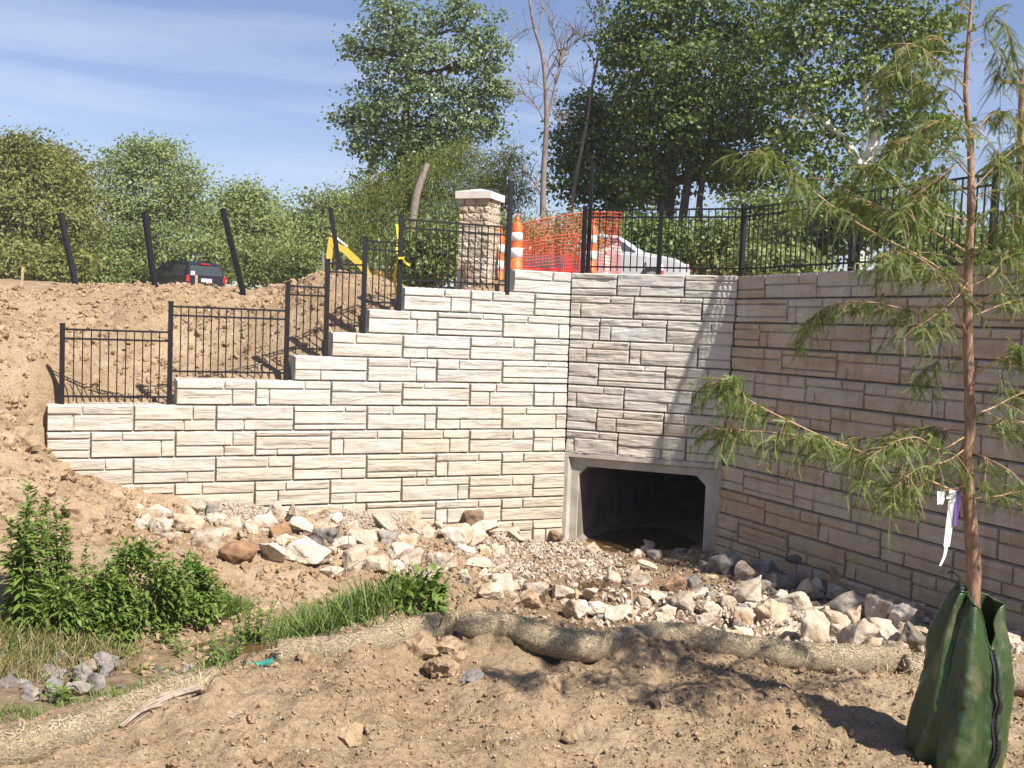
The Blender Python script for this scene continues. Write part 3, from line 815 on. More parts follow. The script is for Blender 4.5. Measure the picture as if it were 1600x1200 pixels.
def build_fences():
    f = tag(empty('metal_fence', (*LA.p(.26, .15), zk(1))), 'black metal picket fence stepping up along the top of the sunlit stepped wall', 'fence')
    f.location = (0, 0, 0)
    P = [(.26, 1, zk(1) + 1.2), (1.80, 1, zk(2) + 1.19), (3.60, 2, zk(3) + 1.18), (4.24, 3, zk(4) + 1.18), (4.86, 4, zk(5) + 1.18), (5.47, 5, zk(6) + 1.18), (7.44, 6, zk(7) + 1.52)]
    v = .17
    for s, k, zt in P: fence_post(f, LA.p(s, v), zk(k) - .05, zt, .072, LA.ang)
    for (a, b), k in zip(zip(P[:-1], P[1:]), (1, 2, 3, 4, 5, 6)):
        fence_panel(f, LA, a[0] + .036, b[0] - .036, v, zk(k), 1.14)
    # yellow tape tied on the post near the pillar
    p = LA.p(5.47, v - .05)
    t = tag(empty('caution_tape', (p[0], p[1], zk(6) + .45)), 'yellow caution tape knotted round the fence post left of the stone pillar', 'tape')
    mb = MB()
    mb.box((-.045, -.04, 0), (.045, .10, .035)); mb.build('knot', MAT['yellow_tape'], t)
    mb = MB(); Q = bezier([(.03, -.03, .0), (.09, -.06, -.06), (.16, -.05, -.10)], 8)
    V = np.concatenate([Q + [0, 0, .02], Q - [0, 0, .02]]); n = len(Q)
    mb.add(V, [[i, i + 1, n + i + 1, n + i] for i in range(n - 1)]); mb.build('loose_end', MAT['yellow_tape'], t)
    mb = MB(); Q = bezier([(-.04, .05, .02), (-.10, .2, .12), (-.09, .3, .35), (-.13, .35, .62)], 14)
    V = np.concatenate([Q + [.022, 0, 0], Q - [.022, 0, 0]]); n = len(Q)
    mb.add(V, [[i, i + 1, n + i + 1, n + i] for i in range(n - 1)]); mb.build('strip', MAT['yellow_tape'], t)
    mb = MB(); Q = bezier([(-.05, .05, .0), (-.11, .1, -.3), (-.07, .15, -.62)], 14)
    V = np.concatenate([Q + [.022, 0, 0], Q - [.022, 0, 0]])
    mb.add(V, [[i, i + 1, n + i + 1, n + i] for i in range(n - 1)]); mb.build('strip', MAT['yellow_tape'], t)
    # road-level fence
    g = tag(empty('metal_fence'), 'black metal picket fence along the road on top of the headwall and shaded right wall', 'fence')
    vv = .26; z = zk(7)
    sM = [.12, 1.52, 2.93]
    for s in sM[:2]: fence_post(g, LM.p(s, vv), z - .03, z + 1.19, .072, LM.ang)
    fence_panel(g, LM, sM[0] + .036, sM[1] - .036, vv, z, 1.15)
    cs = LM.cross(LR, vv, vv)
    fence_panel(g, LM, sM[1] + .036, cs[0] - .03, vv, z, 1.15)
    fence_post(g, LR.p(cs[1], vv), z - .03, z + 1.2, .075, LR.ang)
    R = [cs[1], 2.35, 4.78, 7.2, 9.55]
    for i, (a, b) in enumerate(zip(R[:-1], R[1:])):
        lift = 0 if i < 2 else .09
        fence_panel(g, LR, a + .04, b - .04, vv, z + lift, 1.15)
        fence_post(g, LR.p(b, vv), z - .03, z + 1.2 + (.09 if i >= 1 else 0), .072, LR.ang)
    p = LM.p(.17, .42)
    t = tag(fence_post(None, p, z - .2, z + 2.0, .065, LM.ang, 'fence_post'), 'tall uncut black post standing free behind the fence by the orange net', 'post')
    # loose posts leaning on the crest of the earth bank
    for i, (bx, by, tx, ty, d, lab) in enumerate([(118, 445, 95, 336, 20.7, 'leftmost leaning black post on the earth bank, well left of the dark van'),
                                   (241, 442, 226, 333, 20.7, 'leaning black post on the earth bank at the front end of the dark van'),
                                   (376, 441, 348, 328, 20.7, 'leaning black post on the earth bank just right of the dark van'),
                                   (534, 442, 516, 327, 20.2, 'leaning black post on the earth bank in front of the yellow digger arm')]):
        a = at(bx, by, d); b = at(tx, ty, d + .25 - .1 * i)
        dirv = unit(b - a); a = a - dirv * .35
        mb = MB(); L = np.linalg.norm(b - a); mb.box((-.047, -.047, 0), (.047, .047, L)); mb.box((-.052, -.052, L + .0005), (.052, .052, L + .02))
        o = mb.build('leaning_post', MAT['black']); o.location = a
        o.rotation_euler = Vector(dirv).to_track_quat('Z', 'Y').to_euler()
        tag(o, lab, 'post', 'loose black posts leaning along the earth bank')
build_fences()

# ------------------------------------------------------------------ stone pillar
def rough_stone(L, D, H, seed):
    key = ('st', round(L, 3), round(D, 3), round(H, 3), seed)
    if key in _bcache: return _bcache[key]
    r = np.random.default_rng(seed + 40)
    bm = bmesh.new(); bmesh.ops.create_cube(bm, size=1.0)
    bmesh.ops.subdivide_edges(bm, edges=bm.edges[:], cuts=2, use_grid_fill=True)
    for v in bm.verts:
        c = np.array(v.co); n = np.abs(c)
        out = 1 - .10 * ((n > .49).sum() - 1)
        c = np.array([c[0] * L, c[1] * D, c[2] * H])
        c = c * (1 - .035 * ((n > .45).sum() >= 2)) + r.normal(0, .0065, 3)
        if (n > .49).sum() == 1: c = c * np.where(n > .49, 1.0 + .05 * r.random() + .02 / max(L, D), 1)
        v.co = c
    bm.normal_update()
    me = bpy.data.meshes.new('stone'); bm.to_mesh(me); bm.free(); me.materials.append(MAT['pillar_stone'])
    _bcache[key] = me
    return me
def build_pillar():
    z0, z1 = 2.15, 4.02
    c = at(748, 380, 18.95)
    root = tag(empty('stone_pillar', (c[0], c[1], z0), LM.ang), 'square tan stone pillar with a pale pyramid cap behind the black fence', 'pillar')
    a = .605
    mb = MB(); mb.box((-a/2 + .035, -a/2 + .035, 0), (a/2 - .035, a/2 - .035, z1 - z0)); mb.build('core', MAT['mortar'], root)
    rr = random.Random(3); z = 0; row = 0
    hs = [.135, .15, .12, .145, .13, .115, .15, .125, .14, .13, .12, .15, .13, .14]
    while z < z1 - z0 - .05:
        h = min(hs[row % len(hs)], z1 - z0 - z)
        if z1 - z0 - z - h < .06: h = z1 - z0 - z
        for side in range(4):
            n = rr.choice((2, 3, 3))
            cuts = [0] + sorted([.5 + rr.uniform(-.12, .12)] if n == 2 else [.3 + rr.uniform(-.06, .08), .64 + rr.uniform(-.06, .1)]) + [1]
            # alternate which face owns the corner
            lo, hi = (-a/2, a/2 - .11) if row % 2 == 0 else (-a/2 + .11, a/2)
            for u, w in zip(cuts[:-1], cuts[1:]):
                x0 = lo + (hi - lo) * u; x1 = lo + (hi - lo) * w
                L = round((x1 - x0 - .016) / .03) * .03; H = round((h - .014) / .01) * .01
                me = rough_stone(L, .10, H, rr.randrange(3))
                th = side * PI / 2
                x = (x0 + x1) / 2; y = -a/2 + .052
                dobj('stone', me, root, (x * math.cos(th) - y * math.sin(th), x * math.sin(th) + y * math.cos(th), z + h / 2), (0, 0, th + (PI if rr.random() < .5 else 0)))
        z += h; row += 1
    e = .355; t = z1 - z0
    V = [(-e,-e,t),(e,-e,t),(e,e,t),(-e,e,t),(-e,-e,t+.13),(e,-e,t+.13),(e,e,t+.13),(-e,e,t+.13),(0,0,t+.22)]
    mb = MB(); mb.add(V, [[0,1,5,4],[1,2,6,5],[2,3,7,6],[3,0,4,7],[3,2,1,0]]); mb.add(V, [[4,5,8],[5,6,8],[6,7,8],[7,4,8]])
    mb.build('cap', MAT['cap'], root)
build_pillar()
# ------------------------------------------------------------------ rocks
def rock_mesh(name, seed, mat, n=15, box=.55, rough=.035, sub=True):
    r = np.random.default_rng(seed)
    P = unit(r.normal(0, 1, (n, 3)))
    # pull towards a block shape, so faces are broad and edges sharp
    P = P * (1 - box) + box * np.sign(P) * np.abs(P) ** .45
    P = P * r.uniform(.82, 1.0, (n, 1)) * np.array([.5, .42, .36])
    bm = bmesh.new()
    for p in P: bm.verts.new(p)
    res = bmesh.ops.convex_hull(bm, input=bm.verts[:])
    bmesh.ops.delete(bm, geom=[g for g in res['geom_interior'] if isinstance(g, bmesh.types.BMVert)], context='VERTS')
    bmesh.ops.dissolve_limit(bm, angle_limit=.32, verts=bm.verts[:], edges=bm.edges[:])
    bmesh.ops.bevel(bm, geom=bm.edges[:], offset=.022, segments=1, affect='EDGES', profile=.6)
    if sub:
        bmesh.ops.triangulate(bm, faces=bm.faces[:])
        for lim in (.22, .15, .10):
            bmesh.ops.subdivide_edges(bm, edges=[e for e in bm.edges if e.calc_length() > lim], cuts=1)
            bmesh.ops.triangulate(bm, faces=bm.faces[:])
        co = np.array([v.co[:] for v in bm.verts])
        d = vnoise3(co[:, 0] * 4.5 + seed, co[:, 1] * 4.5, co[:, 2] * 4.5) * rough * 1.5 + vnoise3(co[:, 0] * 11 + seed, co[:, 1] * 11, co[:, 2] * 11) * rough * .8 + np.floor(vnoise3(co[:, 0] * 3 + seed, co[:, 1] * 3, co[:, 2] * 8 + 3) * 4) / 4 * rough * .8
        nn = unit(co)
        for v, k, q in zip(bm.verts, d, nn): v.co = v.co + Vector(q * k)
    me = bpy.data.meshes.new(name); bm.to_mesh(me); bm.free(); me.materials.append(mat)
    return me

ROCKS = {k: [rock_mesh('rock', 100 + i + j * 40, MAT[k], 11 + i % 6, .35 + .35 * ((i * 7) % 5) / 5) for i in range(n)]
         for j, (k, n) in enumerate((('limestone', 14), ('greystone', 5), ('brownstone', 4)))}
ROUND = [rock_mesh('rock', 300 + i, MAT['brownstone'], 34, .12, .02) for i in range(3)]
_placed = []     # x, y, r
def put_rock(p, w, mat='limestone', label=None, group=None, sink=.22, hscale=1.0, rot=None, mesh=None, name='rock', cat='rock', tall=None):
    me = mesh or random.choice(ROCKS[mat])
    sx = w * random.uniform(.92, 1.08); sy = w * random.uniform(.75, 1.05); sz = w * random.uniform(.7, 1.1) * hscale
    if rot is None: rot = (random.uniform(-.5, .5), random.uniform(-.5, .5), random.uniform(0, 2 * PI))
    if tall: sx, sy, sz, rot = w, w * .8, tall / .72, (random.uniform(-.12, .12), random.uniform(-.12, .12), random.uniform(-.4, .4))
    h = .72 * sz
    o = dobj(name, me, None, (p[0], p[1], p[2] + h * (.5 - sink)), rot, (sx, sy, sz))
    tag(o, label, cat, group)
    _placed.append((p[0], p[1], w * .5))
    return o
def px2m(px, p): return px * p[1] / FPX

GW = 'limestone riprap along the foot of the sunlit wall'
GC = 'stones lying in the creek bed before the culvert'
GR = 'riprap heaped below the shaded right wall'
GD = 'grey stones in the ditch at lower left'
LW = 'pale angular limestone boulder in the riprap heap at the foot of the sunlit stepped wall'
LC = 'loose tan stone lying among pebbles in the creek bed in front of the culvert'
LR_ = 'angular limestone boulder in the riprap heap between the shaded right wall and the straw log'
LD = 'grey angular stone in the weedy ditch at the lower left'
def build_rocks():
    # base pixel, width in pixels, kind, label
    key = [
     (240, 815, 48, 'limestone', 'white block of stone nearest the earth spill at the left end of the riprap', None),
     (293, 834, 46, 'limestone', 'bright white pointed stone second from the left end of the riprap, above the brown boulder', None),
     (250, 838, 42, 'limestone', 'small bright white slab below the leftmost white block of the riprap', None),
     (216, 830, 26, 'limestone', None, None), (303, 806, 38, 'limestone', None, None), (338, 830, 36, 'limestone', None, None),
     (322, 858, 60, 'limestone', None, None), (270, 850, 30, 'limestone', None, None),
     (372, 879, 62, 'ROUND', 'big rounded brown boulder at the left front of the white riprap', None),
     (330, 812, 34, 'greystone', None, None), (435, 812, 30, 'limestone', None, 34), (422, 880, 46, 'limestone', None, None),
     (512, 852, 52, 'greystone', 'pinkish grey slab tilted on the gravel left of the standing white stone', None),
     (478, 886, 74, 'limestone', 'largest tan topped boulder in front of the grey slab in the wall foot riprap', None),
     (566, 862, 36, 'limestone', 'tall white stone standing upright in the riprap at the foot of the sunlit wall', 56),
     (598, 836, 42, 'limestone', None, None), (548, 896, 62, 'limestone', None, None), (592, 900, 44, 'limestone', None, None),
     (626, 866, 44, 'limestone', None, None), (660, 845, 46, 'limestone', None, None), (640, 890, 52, 'limestone', None, None),
     (684, 898, 50, 'limestone', None, None), (702, 850, 48, 'limestone', None, None), (722, 864, 46, 'limestone', None, None),
     (758, 842, 42, 'limestone', 'bright stone topping the pile closest to the wall, left of the culvert', None), (738, 830, 44, 'brownstone', None, None), (742, 858, 36, 'limestone', None, None),
     (575, 880, 34, 'limestone', None, None), (612, 915, 34, 'limestone', None, None), (520, 905, 36, 'limestone', None, None),
     (805, 850, 28, 'limestone', None, None), (822, 836, 22, 'greystone', None, None),
     (868, 850, 34, 'brownstone', 'rusty brown stone leaning against the left foot of the culvert frame', None),
     (1013, 858, 20, 'limestone', 'small pale oval stone lying inside the culvert mouth', None),
     (1022, 876, 24, 'limestone', None, None), (1074, 884, 28, 'limestone', None, None),
     (1132, 903, 52, 'greystone', 'big blue grey boulder beside the right foot of the culvert', None),
     (1104, 898, 30, 'greystone', None, None), (1168, 880, 40, 'brownstone', None, None),
     (1195, 910, 50, 'greystone', None, None), (1220, 925, 56, 'greystone', 'dark blue grey slab leaning in the shade of the right wall', None),
     (1264, 907, 66, 'greystone', 'largest grey boulder in the shade at the foot of the right wall', None),
     (1312, 928, 54, 'brownstone', 'brown grey boulder shaded right of the largest grey boulder', None),
     (1360, 944, 42, 'limestone', None, None), (1395, 948, 44, 'greystone', None, None),
     (1160, 915, 44, 'limestone', None, None), (1262, 938, 66, 'limestone', None, None), (1240, 962, 54, 'limestone', None, None),
     (1170, 945, 62, 'limestone', None, None), (1165, 970, 42, 'greystone', None, None), (1210, 978, 62, 'limestone', None, None),
     (1268, 1010, 44, 'limestone', 'tall white boulder standing behind the middle of the straw log', 74),
     (1318, 962, 56, 'limestone', None, None), (1302, 985, 44, 'limestone', None, None), (1372, 975, 60, 'limestone', None, None),
     (1330, 1012, 66, 'limestone', None, None), (1376, 1004, 54, 'limestone', None, None), (1412, 985, 52, 'limestone', None, None), (1425, 1012, 50, 'greystone', None, None),
     (1225, 1006, 38, 'limestone', None, None), (1440, 965, 34, 'limestone', None, None), (1392, 1022, 44, 'limestone', None, None),
     (1592, 985, 60, 'brownstone', 'reddish boulder against the right wall at the right edge, beside the green bag', None),
     (1562, 1005, 44, 'limestone', None, None), (1585, 1018, 50, 'limestone', 'orange stained stone right of the green bag, behind the straw log', None), (1548, 1012, 32, 'limestone', None, None),
     (898, 968, 44, 'limestone', 'pale split stone resting just behind the dip in the straw log', None), (838, 938, 40, 'limestone', None, None), (790, 928, 34, 'limestone', None, None),
     (810, 922, 26, 'limestone', None, None), (880, 940, 38, 'limestone', None, None), (925, 943, 36, 'limestone', None, None), (935, 962, 34, 'limestone', None, None),
     (970, 972, 46, 'limestone', None, None), (905, 895, 30, 'limestone', None, None), (930, 870, 34, 'limestone', None, None), (1000, 920, 40, 'limestone', None, None),
     (1005, 895, 34, 'limestone', None, None), (1052, 930, 36, 'brownstone', None, None), (1080, 925, 34, 'greystone', None, None), (1062, 955, 50, 'limestone', None, None),
     (990, 905, 28, 'limestone', None, None), (960, 915, 30, 'limestone', None, None), (820, 955, 46, 'limestone', None, None), (745, 962, 34, 'brownstone', None, None), (760, 945, 44, 'limestone', None, None),
    ]
    for bx, by, w, kind, lab, tall in key:
        p = hit(bx, by - 3)
        wm = px2m(w, p)
        if p[1] < 11.5 and by < 930: continue
        g, l = (GW, LW) if bx < 790 and by < 925 else (GC, LC) if bx < 1096 else (GR, LR_)
        if lab: l, g2 = lab, None
        if kind == 'ROUND': put_rock(p, wm * 1.05, mesh=ROUND[0], label=l, group=g, rot=(0, 0, .4), hscale=1.05)
        else: put_rock(p, wm * 1.32, kind, l, g, sink=.18, tall=px2m(tall, p) if tall else None)
    def fill(n, zone, sizes, mix, g, l, sink=.3, tries=12):
        k = 0
        for _ in range(n * tries):
            if k >= n: break
            bx = random.uniform(zone[0], zone[2]); by = random.uniform(zone[1], zone[3])
            if not zone[4](bx, by): continue
            p = hit(bx, by)
            w = px2m(random.uniform(*sizes), p)
            if any((p[0] - a) ** 2 + (p[1] - b) ** 2 < (.55 * (r + w * .5)) ** 2 for a, b, r in _placed): continue
            s, v = LM.sv(p[0], p[1])
            if v > -.1 or LA.sv(p[0], p[1])[1] > -.12 or LR.sv(p[0], p[1])[1] > -.12: continue
            put_rock(p, w, random.choice(mix), l, g, sink); k += 1
    fill(78, (200, 790, 800, 915, lambda x, y: y > 800 + max(0, (x - 200)) * .05 and y < 845 + .13 * (x - 200)), (24, 56), ['limestone'] * 12 + ['greystone', 'brownstone'], GW, LW, .22)
    fill(52, (690, 860, 1110, 975, lambda x, y: True), (14, 40), ['limestone'] * 8 + ['greystone', 'brownstone'], GC, LC, .35)
    fill(44, (1090, 880, 1445, 1015, lambda x, y: y > 885 + (x - 1100) * .19), (22, 58), ['limestone'] * 10 + ['greystone'], GR, LR_, .22)
    fill(6, (1540, 985, 1600, 1020, lambda x, y: True), (20, 36), ['limestone'], GR, LR_, .25)
    fill(24, (0, 1030, 165, 1092, lambda x, y: True), (26, 56), ['greystone'], GD, LD, .3)
    fill(10, (180, 1045, 330, 1080, lambda x, y: True), (16, 36), ['greystone'], GD, LD, .3)
    # stones lying in the near earth
    for bx, by, w, kind, lab in [(738, 1066, 52, 'greystone', 'dark flat stone half buried in the near earth below the bend of the straw log'),
                              (812, 1080, 40, 'ROUND1', 'rounded brown cobble on the near earth right of the dark flat stone'),
                              (1008, 1130, 36, 'ROUND2', 'dull brown cobble on the near earth in the middle foreground'),
                              (875, 1112, 30, 'ROUND1', 'small dark cobble lying in the sapling shadow in the foreground'),
                              (745, 982, 34, 'limestone', 'pale flat stone resting on top of the straw log'),
                              (1240, 1040, 28, 'limestone', 'small pale stone against the near side of the straw log'),
                              (590, 1190, 34, 'limestone', 'pale stone at the very bottom of the foreground earth')]:
        p = hit(bx, by); w = px2m(w, p)
        if kind.startswith('ROUND'): put_rock(p, w, mesh=ROUND[int(kind[5:])], label=lab, sink=.3, hscale=.8, rot=(0, .1, random.uniform(0, 6)))
        else: put_rock(p, w * 1.1, kind, lab, sink=.3 if by > 1000 else -.15, hscale=.6, rot=(.1, .1, random.uniform(0, 6)))
build_rocks()
def name_rocks():
    """give each larger stone a label of its own from its look and the landmark beside it"""
    marks = [(372, 870, 'the big rounded brown boulder'), (566, 840, 'the tall standing white stone'), (512, 835, 'the tilted pinkish grey slab'),
             (250, 820, 'the leftmost white block'), (868, 845, 'the rusty stone by the culvert'), (758, 830, 'the bright topmost stone'),
             (1132, 885, 'the blue grey culvert boulder'), (1264, 890, 'the largest shaded grey boulder'),
             (1268, 975, 'the tall white log boulder'), (1312, 905, 'the brown grey boulder'),
             (898, 955, 'the pale split stone'), (1013, 852, 'the oval culvert stone'), (784, 945, 'the short stake behind the log'), (988, 945, 'the thin pale stake'),
             (478, 865, 'the largest tan topped boulder'), (1585, 1000, 'the orange stained stone'), (700, 900, 'the sprawling shrub')]
    info = []
    for o in [o for o in C.objects if o.name.split('.')[0] == 'rock' and 'group' in o and o['group'] in (GW, GC, GR, GD) and o['label'] in (LW, LC, LR_, LD)]:
        d = np.array(o.location) - CAM_P; f = d @ CAM_F
        px = 800 + FPX * (d @ CAM_R) / f; py = 600 - FPX * (d @ CAM_U) / f
        w = max(o.scale[0], o.scale[1]) / f * FPX
        info.append((o, px, py, w))
    out = {}
    for o, px, py, w in info:
        if w < 24 or o['group'] == GD: continue
        m = min(marks, key=lambda q: (q[0] - px) ** 2 + 2 * (q[1] - py) ** 2)
        dx, dy = px - m[0], py - m[1]
        if math.hypot(dx, dy) > 130: continue
        side = ('right of' if dx > 0 else 'left of') if abs(dx) > 1.3 * abs(dy) else ('in front of' if dy > 0 else 'behind')
        far = 'just ' if math.hypot(dx, dy) < 42 else '' if math.hypot(dx, dy) < 80 else 'some way '
        size = 'small' if w < 32 else 'mid sized' if w < 46 else 'large'
        kind = o.data.materials[0].name
        col = {'limestone': 'pale limestone', 'greystone': 'grey', 'brownstone': 'brown'}[kind]
        shp = 'flat' if o.scale[2] < .78 * w * 0 + .82 * o.scale[0] else 'blocky'
        out.setdefault(f'{size} {shp} {col} stone {far}{side} {m[2]}', []).append(o)
    for k, v in out.items():
        if len(v) == 1: v[0]['label'] = k
name_rocks()

# ------------------------------------------------------------------ gravel, pebbles, clods (uncountable)
def scatter(name, n, pos_fn, size_fn, protos, mat, seed, lift=.25, smooth=False):
    r = np.random.default_rng(seed)
    xy = pos_fn(r, n); n = len(xy)
    z = terrain(xy[:, 0], xy[:, 1])
    s = size_fn(r, n, xy)
    Vs = []; Fs = []; off = 0
    pick = r.integers(0, len(protos), n)
    for k, (PV, PF) in enumerate(protos):
        m = np.where(pick == k)[0]
        if not len(m): continue
        a = r.uniform(0, 2 * PI, len(m)); t = r.uniform(-.9, .9, len(m))
        ca, sa, ct, st = np.cos(a), np.sin(a), np.cos(t), np.sin(t)
        sc_ = s[m, None] * r.uniform(.7, 1.2, (len(m), 3))
        Q = PV[None] * sc_[:, None]
        x = Q[..., 0]; y = Q[..., 1] * ct[:, None] - Q[..., 2] * st[:, None]; zz = Q[..., 1] * st[:, None] + Q[..., 2] * ct[:, None]
        X = x * ca[:, None] - y * sa[:, None] + xy[m, 0][:, None]; Y = x * sa[:, None] + y * ca[:, None] + xy[m, 1][:, None]
        Z = zz + (z[m] + lift * s[m])[:, None]
        Vs.append(np.stack([X, Y, Z], -1).reshape(-1, 3))
        Fs.append((PF[None] + (np.arange(len(m)) * len(PV))[:, None, None]).reshape(-1, 3) + off); off += len(m) * len(PV)
    o = mobj(name, np.concatenate(Vs), np.concatenate(Fs), mat, None, smooth)
    o['kind'] = 'stuff'
    return o
def proto(seed, n=9, sub=False, jag=.15):
    r = np.random.default_rng(seed)
    bm = bmesh.new()
    if sub:
        bmesh.ops.create_icosphere(bm, subdivisions=2, radius=.5)
        co = np.array([v.co[:] for v in bm.verts])
        d = 1 + jag * 1.7 * vnoise3(co[:, 0] * 3 + seed * 3, co[:, 1] * 3, co[:, 2] * 3) + jag * 1.3 * vnoise3(co[:, 0] * 7 + seed * 3, co[:, 1] * 7, co[:, 2] * 7) + jag * .5 * np.random.default_rng(seed).normal(0, .5, len(co))
        for v, k in zip(bm.verts, d): v.co = v.co * float(k)
    else:
        for p in unit(r.normal(0, 1, (n, 3))) * r.uniform(.38, .55, (n, 1)): bm.verts.new(p)
        res = bmesh.ops.convex_hull(bm, input=bm.verts[:])
        bmesh.ops.delete(bm, geom=[g for g in res['geom_interior'] if isinstance(g, bmesh.types.BMVert)], context='VERTS')
    bmesh.ops.triangulate(bm, faces=bm.faces[:])
    bm.verts.index_update()
    V = np.array([v.co[:] for v in bm.verts]); F = np.array([[v.index for v in f.verts] for f in bm.faces])
    bm.free()
    return V, F
PEB = [proto(i, 9) for i in range(6)]
CLOD = [proto(20 + i, sub=True, jag=.32) for i in range(6)]
def build_scatter():
    def wallfoot(r, n):
        s = r.uniform(2.2, 5.6, n); v = -r.exponential(.42, n) - .02
        p = LA.a + LA.t * s[:, None] + LA.n * v[:, None]
        return p[v > -1.7]
    scatter('gravel', 5200, wallfoot, lambda r, n, xy: r.uniform(.022, .065, n), PEB, MAT['gravel'], 1)
    def wallfoot2(r, n):
        s = r.uniform(6.0, 8.8, n); v = -r.uniform(.05, 2.9, n)
        return LA.a + LA.t * s[:, None] + LA.n * v[:, None]
    scatter('gravel', 2200, wallfoot2, lambda r, n, xy: r.uniform(.025, .085, n), PEB, MAT['gravel'], 2)
    def bed(r, n):
        x = r.uniform(-1.4, 4.9, n); y = r.uniform(11.2, 17.3, n)
        ok = (LM.sv(x, y)[1] < -.05) & (LA.sv(x, y)[1] < -.08) & (LR.sv(x, y)[1] < -.08)
        return np.c_[x, y][ok]
    scatter('pebbles', 7000, bed, lambda r, n, xy: .02 + .12 * r.power(.45, n) * r.uniform(.3, 1, n), PEB, MAT['pebble'], 3, .2)
    def rightbed(r, n):
        x = r.uniform(1.2, 6.2, n); y = r.uniform(9.0, 14.5, n)
        ok = (LR.sv(x, y)[1] < -.08)
        return np.c_[x, y][ok]
    scatter('pebbles', 2200, rightbed, lambda r, n, xy: r.uniform(.03, .13, n), PEB, MAT['gravel'], 4, .2)
    def pad(r, n):
        y = 2.6 + 3.2 * r.random(n) ** .8; x = r.uniform(-2.2, 3.0, n) * np.clip(y / 4.5, .6, 1.1)
        ok = terrain(x, y, False) > -.12
        # clods gather in patches
        ok &= (fbm2(x * 2.2, y * 2.2, 3) + r.uniform(-.45, 1.3, n)) > 0
        return np.c_[x, y][ok]
    scatter('dirt_clods', 34000, pad, lambda r, n, xy: .007 + .028 * r.power(.35, n) * r.uniform(.2, 1, n), PEB, MAT['clod'], 5, .15)
    scatter('dirt_clods', 800, pad, lambda r, n, xy: .020 + .045 * r.random(n) ** 4, CLOD, MAT['clod'], 6, .1)
    scatter('grit', 1500, pad, lambda r, n, xy: r.uniform(.006, .016, n), PEB, MAT['gravel'], 7, .2)
    def slope(r, n):
        s = r.uniform(-2.6, 6.0, n); v = r.uniform(.55, 6.5, n)
        ok = (v > .6) | (s < -.1)
        p = LA.a + LA.t * s[:, None] + LA.n * v[:, None]
        return p[ok]
    scatter('dirt_clods', 5000, slope, lambda r, n, xy: .02 + .12 * r.random(n) ** 4, CLOD[:4], MAT['clod'], 8, .05)
    def spill(r, n):
        y = r.uniform(10.5, 15.2, n); x = r.uniform(-8.6, -4.6, n)
        ok = (LA.sv(x, y)[1] < -.03) | (LA.sv(x, y)[0] < -.05)
        return np.c_[x, y][ok]
    scatter('dirt_clods', 2600, spill, lambda r, n, xy: .02 + .15 * r.random(n) ** 5, CLOD, MAT['clod'], 9, .05)
    def terrace(r, n):
        x = r.uniform(-4.6, -.2, n); y = r.uniform(8.5, 15.5, n)
        ok = LA.sv(x, y)[1] < -.8
        return np.c_[x, y][ok]
    scatter('dirt_clods', 2600, terrace, lambda r, n, xy: .02 + .10 * r.random(n) ** 3, CLOD[:3], MAT['clod'], 10, .1)
    scatter('grit', 700, terrace, lambda r, n, xy: r.uniform(.02, .06, n), PEB, MAT['gravel'], 11, .2)
    scatter('grit', 900, slope, lambda r, n, xy: r.uniform(.02, .055, n), PEB, MAT['gravel'], 12, .2)
    # a few big lumps one can single out
    for bx, by, w, lab in [(130, 812, 62, 'large cracked lump of earth in the spill at the left end of the wall'),
                           (30, 700, 52, 'lump of earth on the slope at the left edge below the fence end'),
                           (85, 745, 44, 'smaller lump of earth beside the lowest courses at the left end of the wall'),
                           (185, 778, 36, 'clod of earth lying against the foot of the wall at its left end'),
                           (655, 1018, 62, 'big crumbly lump of earth piled against the bend of the straw log'),
                           (700, 1022, 50, 'crumbly lump of earth right of the biggest lump by the straw log bend'),
                           (690, 1048, 46, 'low lump of earth in front of the two lumps by the straw log bend'),
                           (545, 1160, 50, 'rough clod of earth in the near foreground left of centre')]:
        p = hit(bx, by); w = px2m(w, p)
        V, F = proto(50 + bx % 7, sub=True, jag=.25)
        bm = bmesh.new(); vs = [bm.verts.new(v) for v in V]; [bm.faces.new([vs[i] for i in f]) for f in F]
        bmesh.ops.subdivide_edges(bm, edges=bm.edges[:], cuts=2); bmesh.ops.triangulate(bm, faces=bm.faces[:]); co = np.array([v.co[:] for v in bm.verts])
        d = 1 + .16 * np.abs(fbm2(co[:, 0] * 5 + bx, co[:, 1] * 5 + co[:, 2] * 4, 3)) + .10 * fbm2(co[:, 0] * 13 + bx, co[:, 1] * 13 + co[:, 2] * 11, 3) + np.random.default_rng(bx).normal(0, .012, len(co))
        for v, k in zip(bm.verts, d): v.co = v.co * float(k)
        me = bpy.data.meshes.new('earth_lump'); bm.to_mesh(me); bm.free(); me.materials.append(MAT['clod'])
        o = dobj('earth_lump', me, None, (p[0], p[1], p[2] + .12 * w), (0, 0, bx), (w, w * .8, w * .75))
        tag(o, lab, 'clod')
build_scatter()

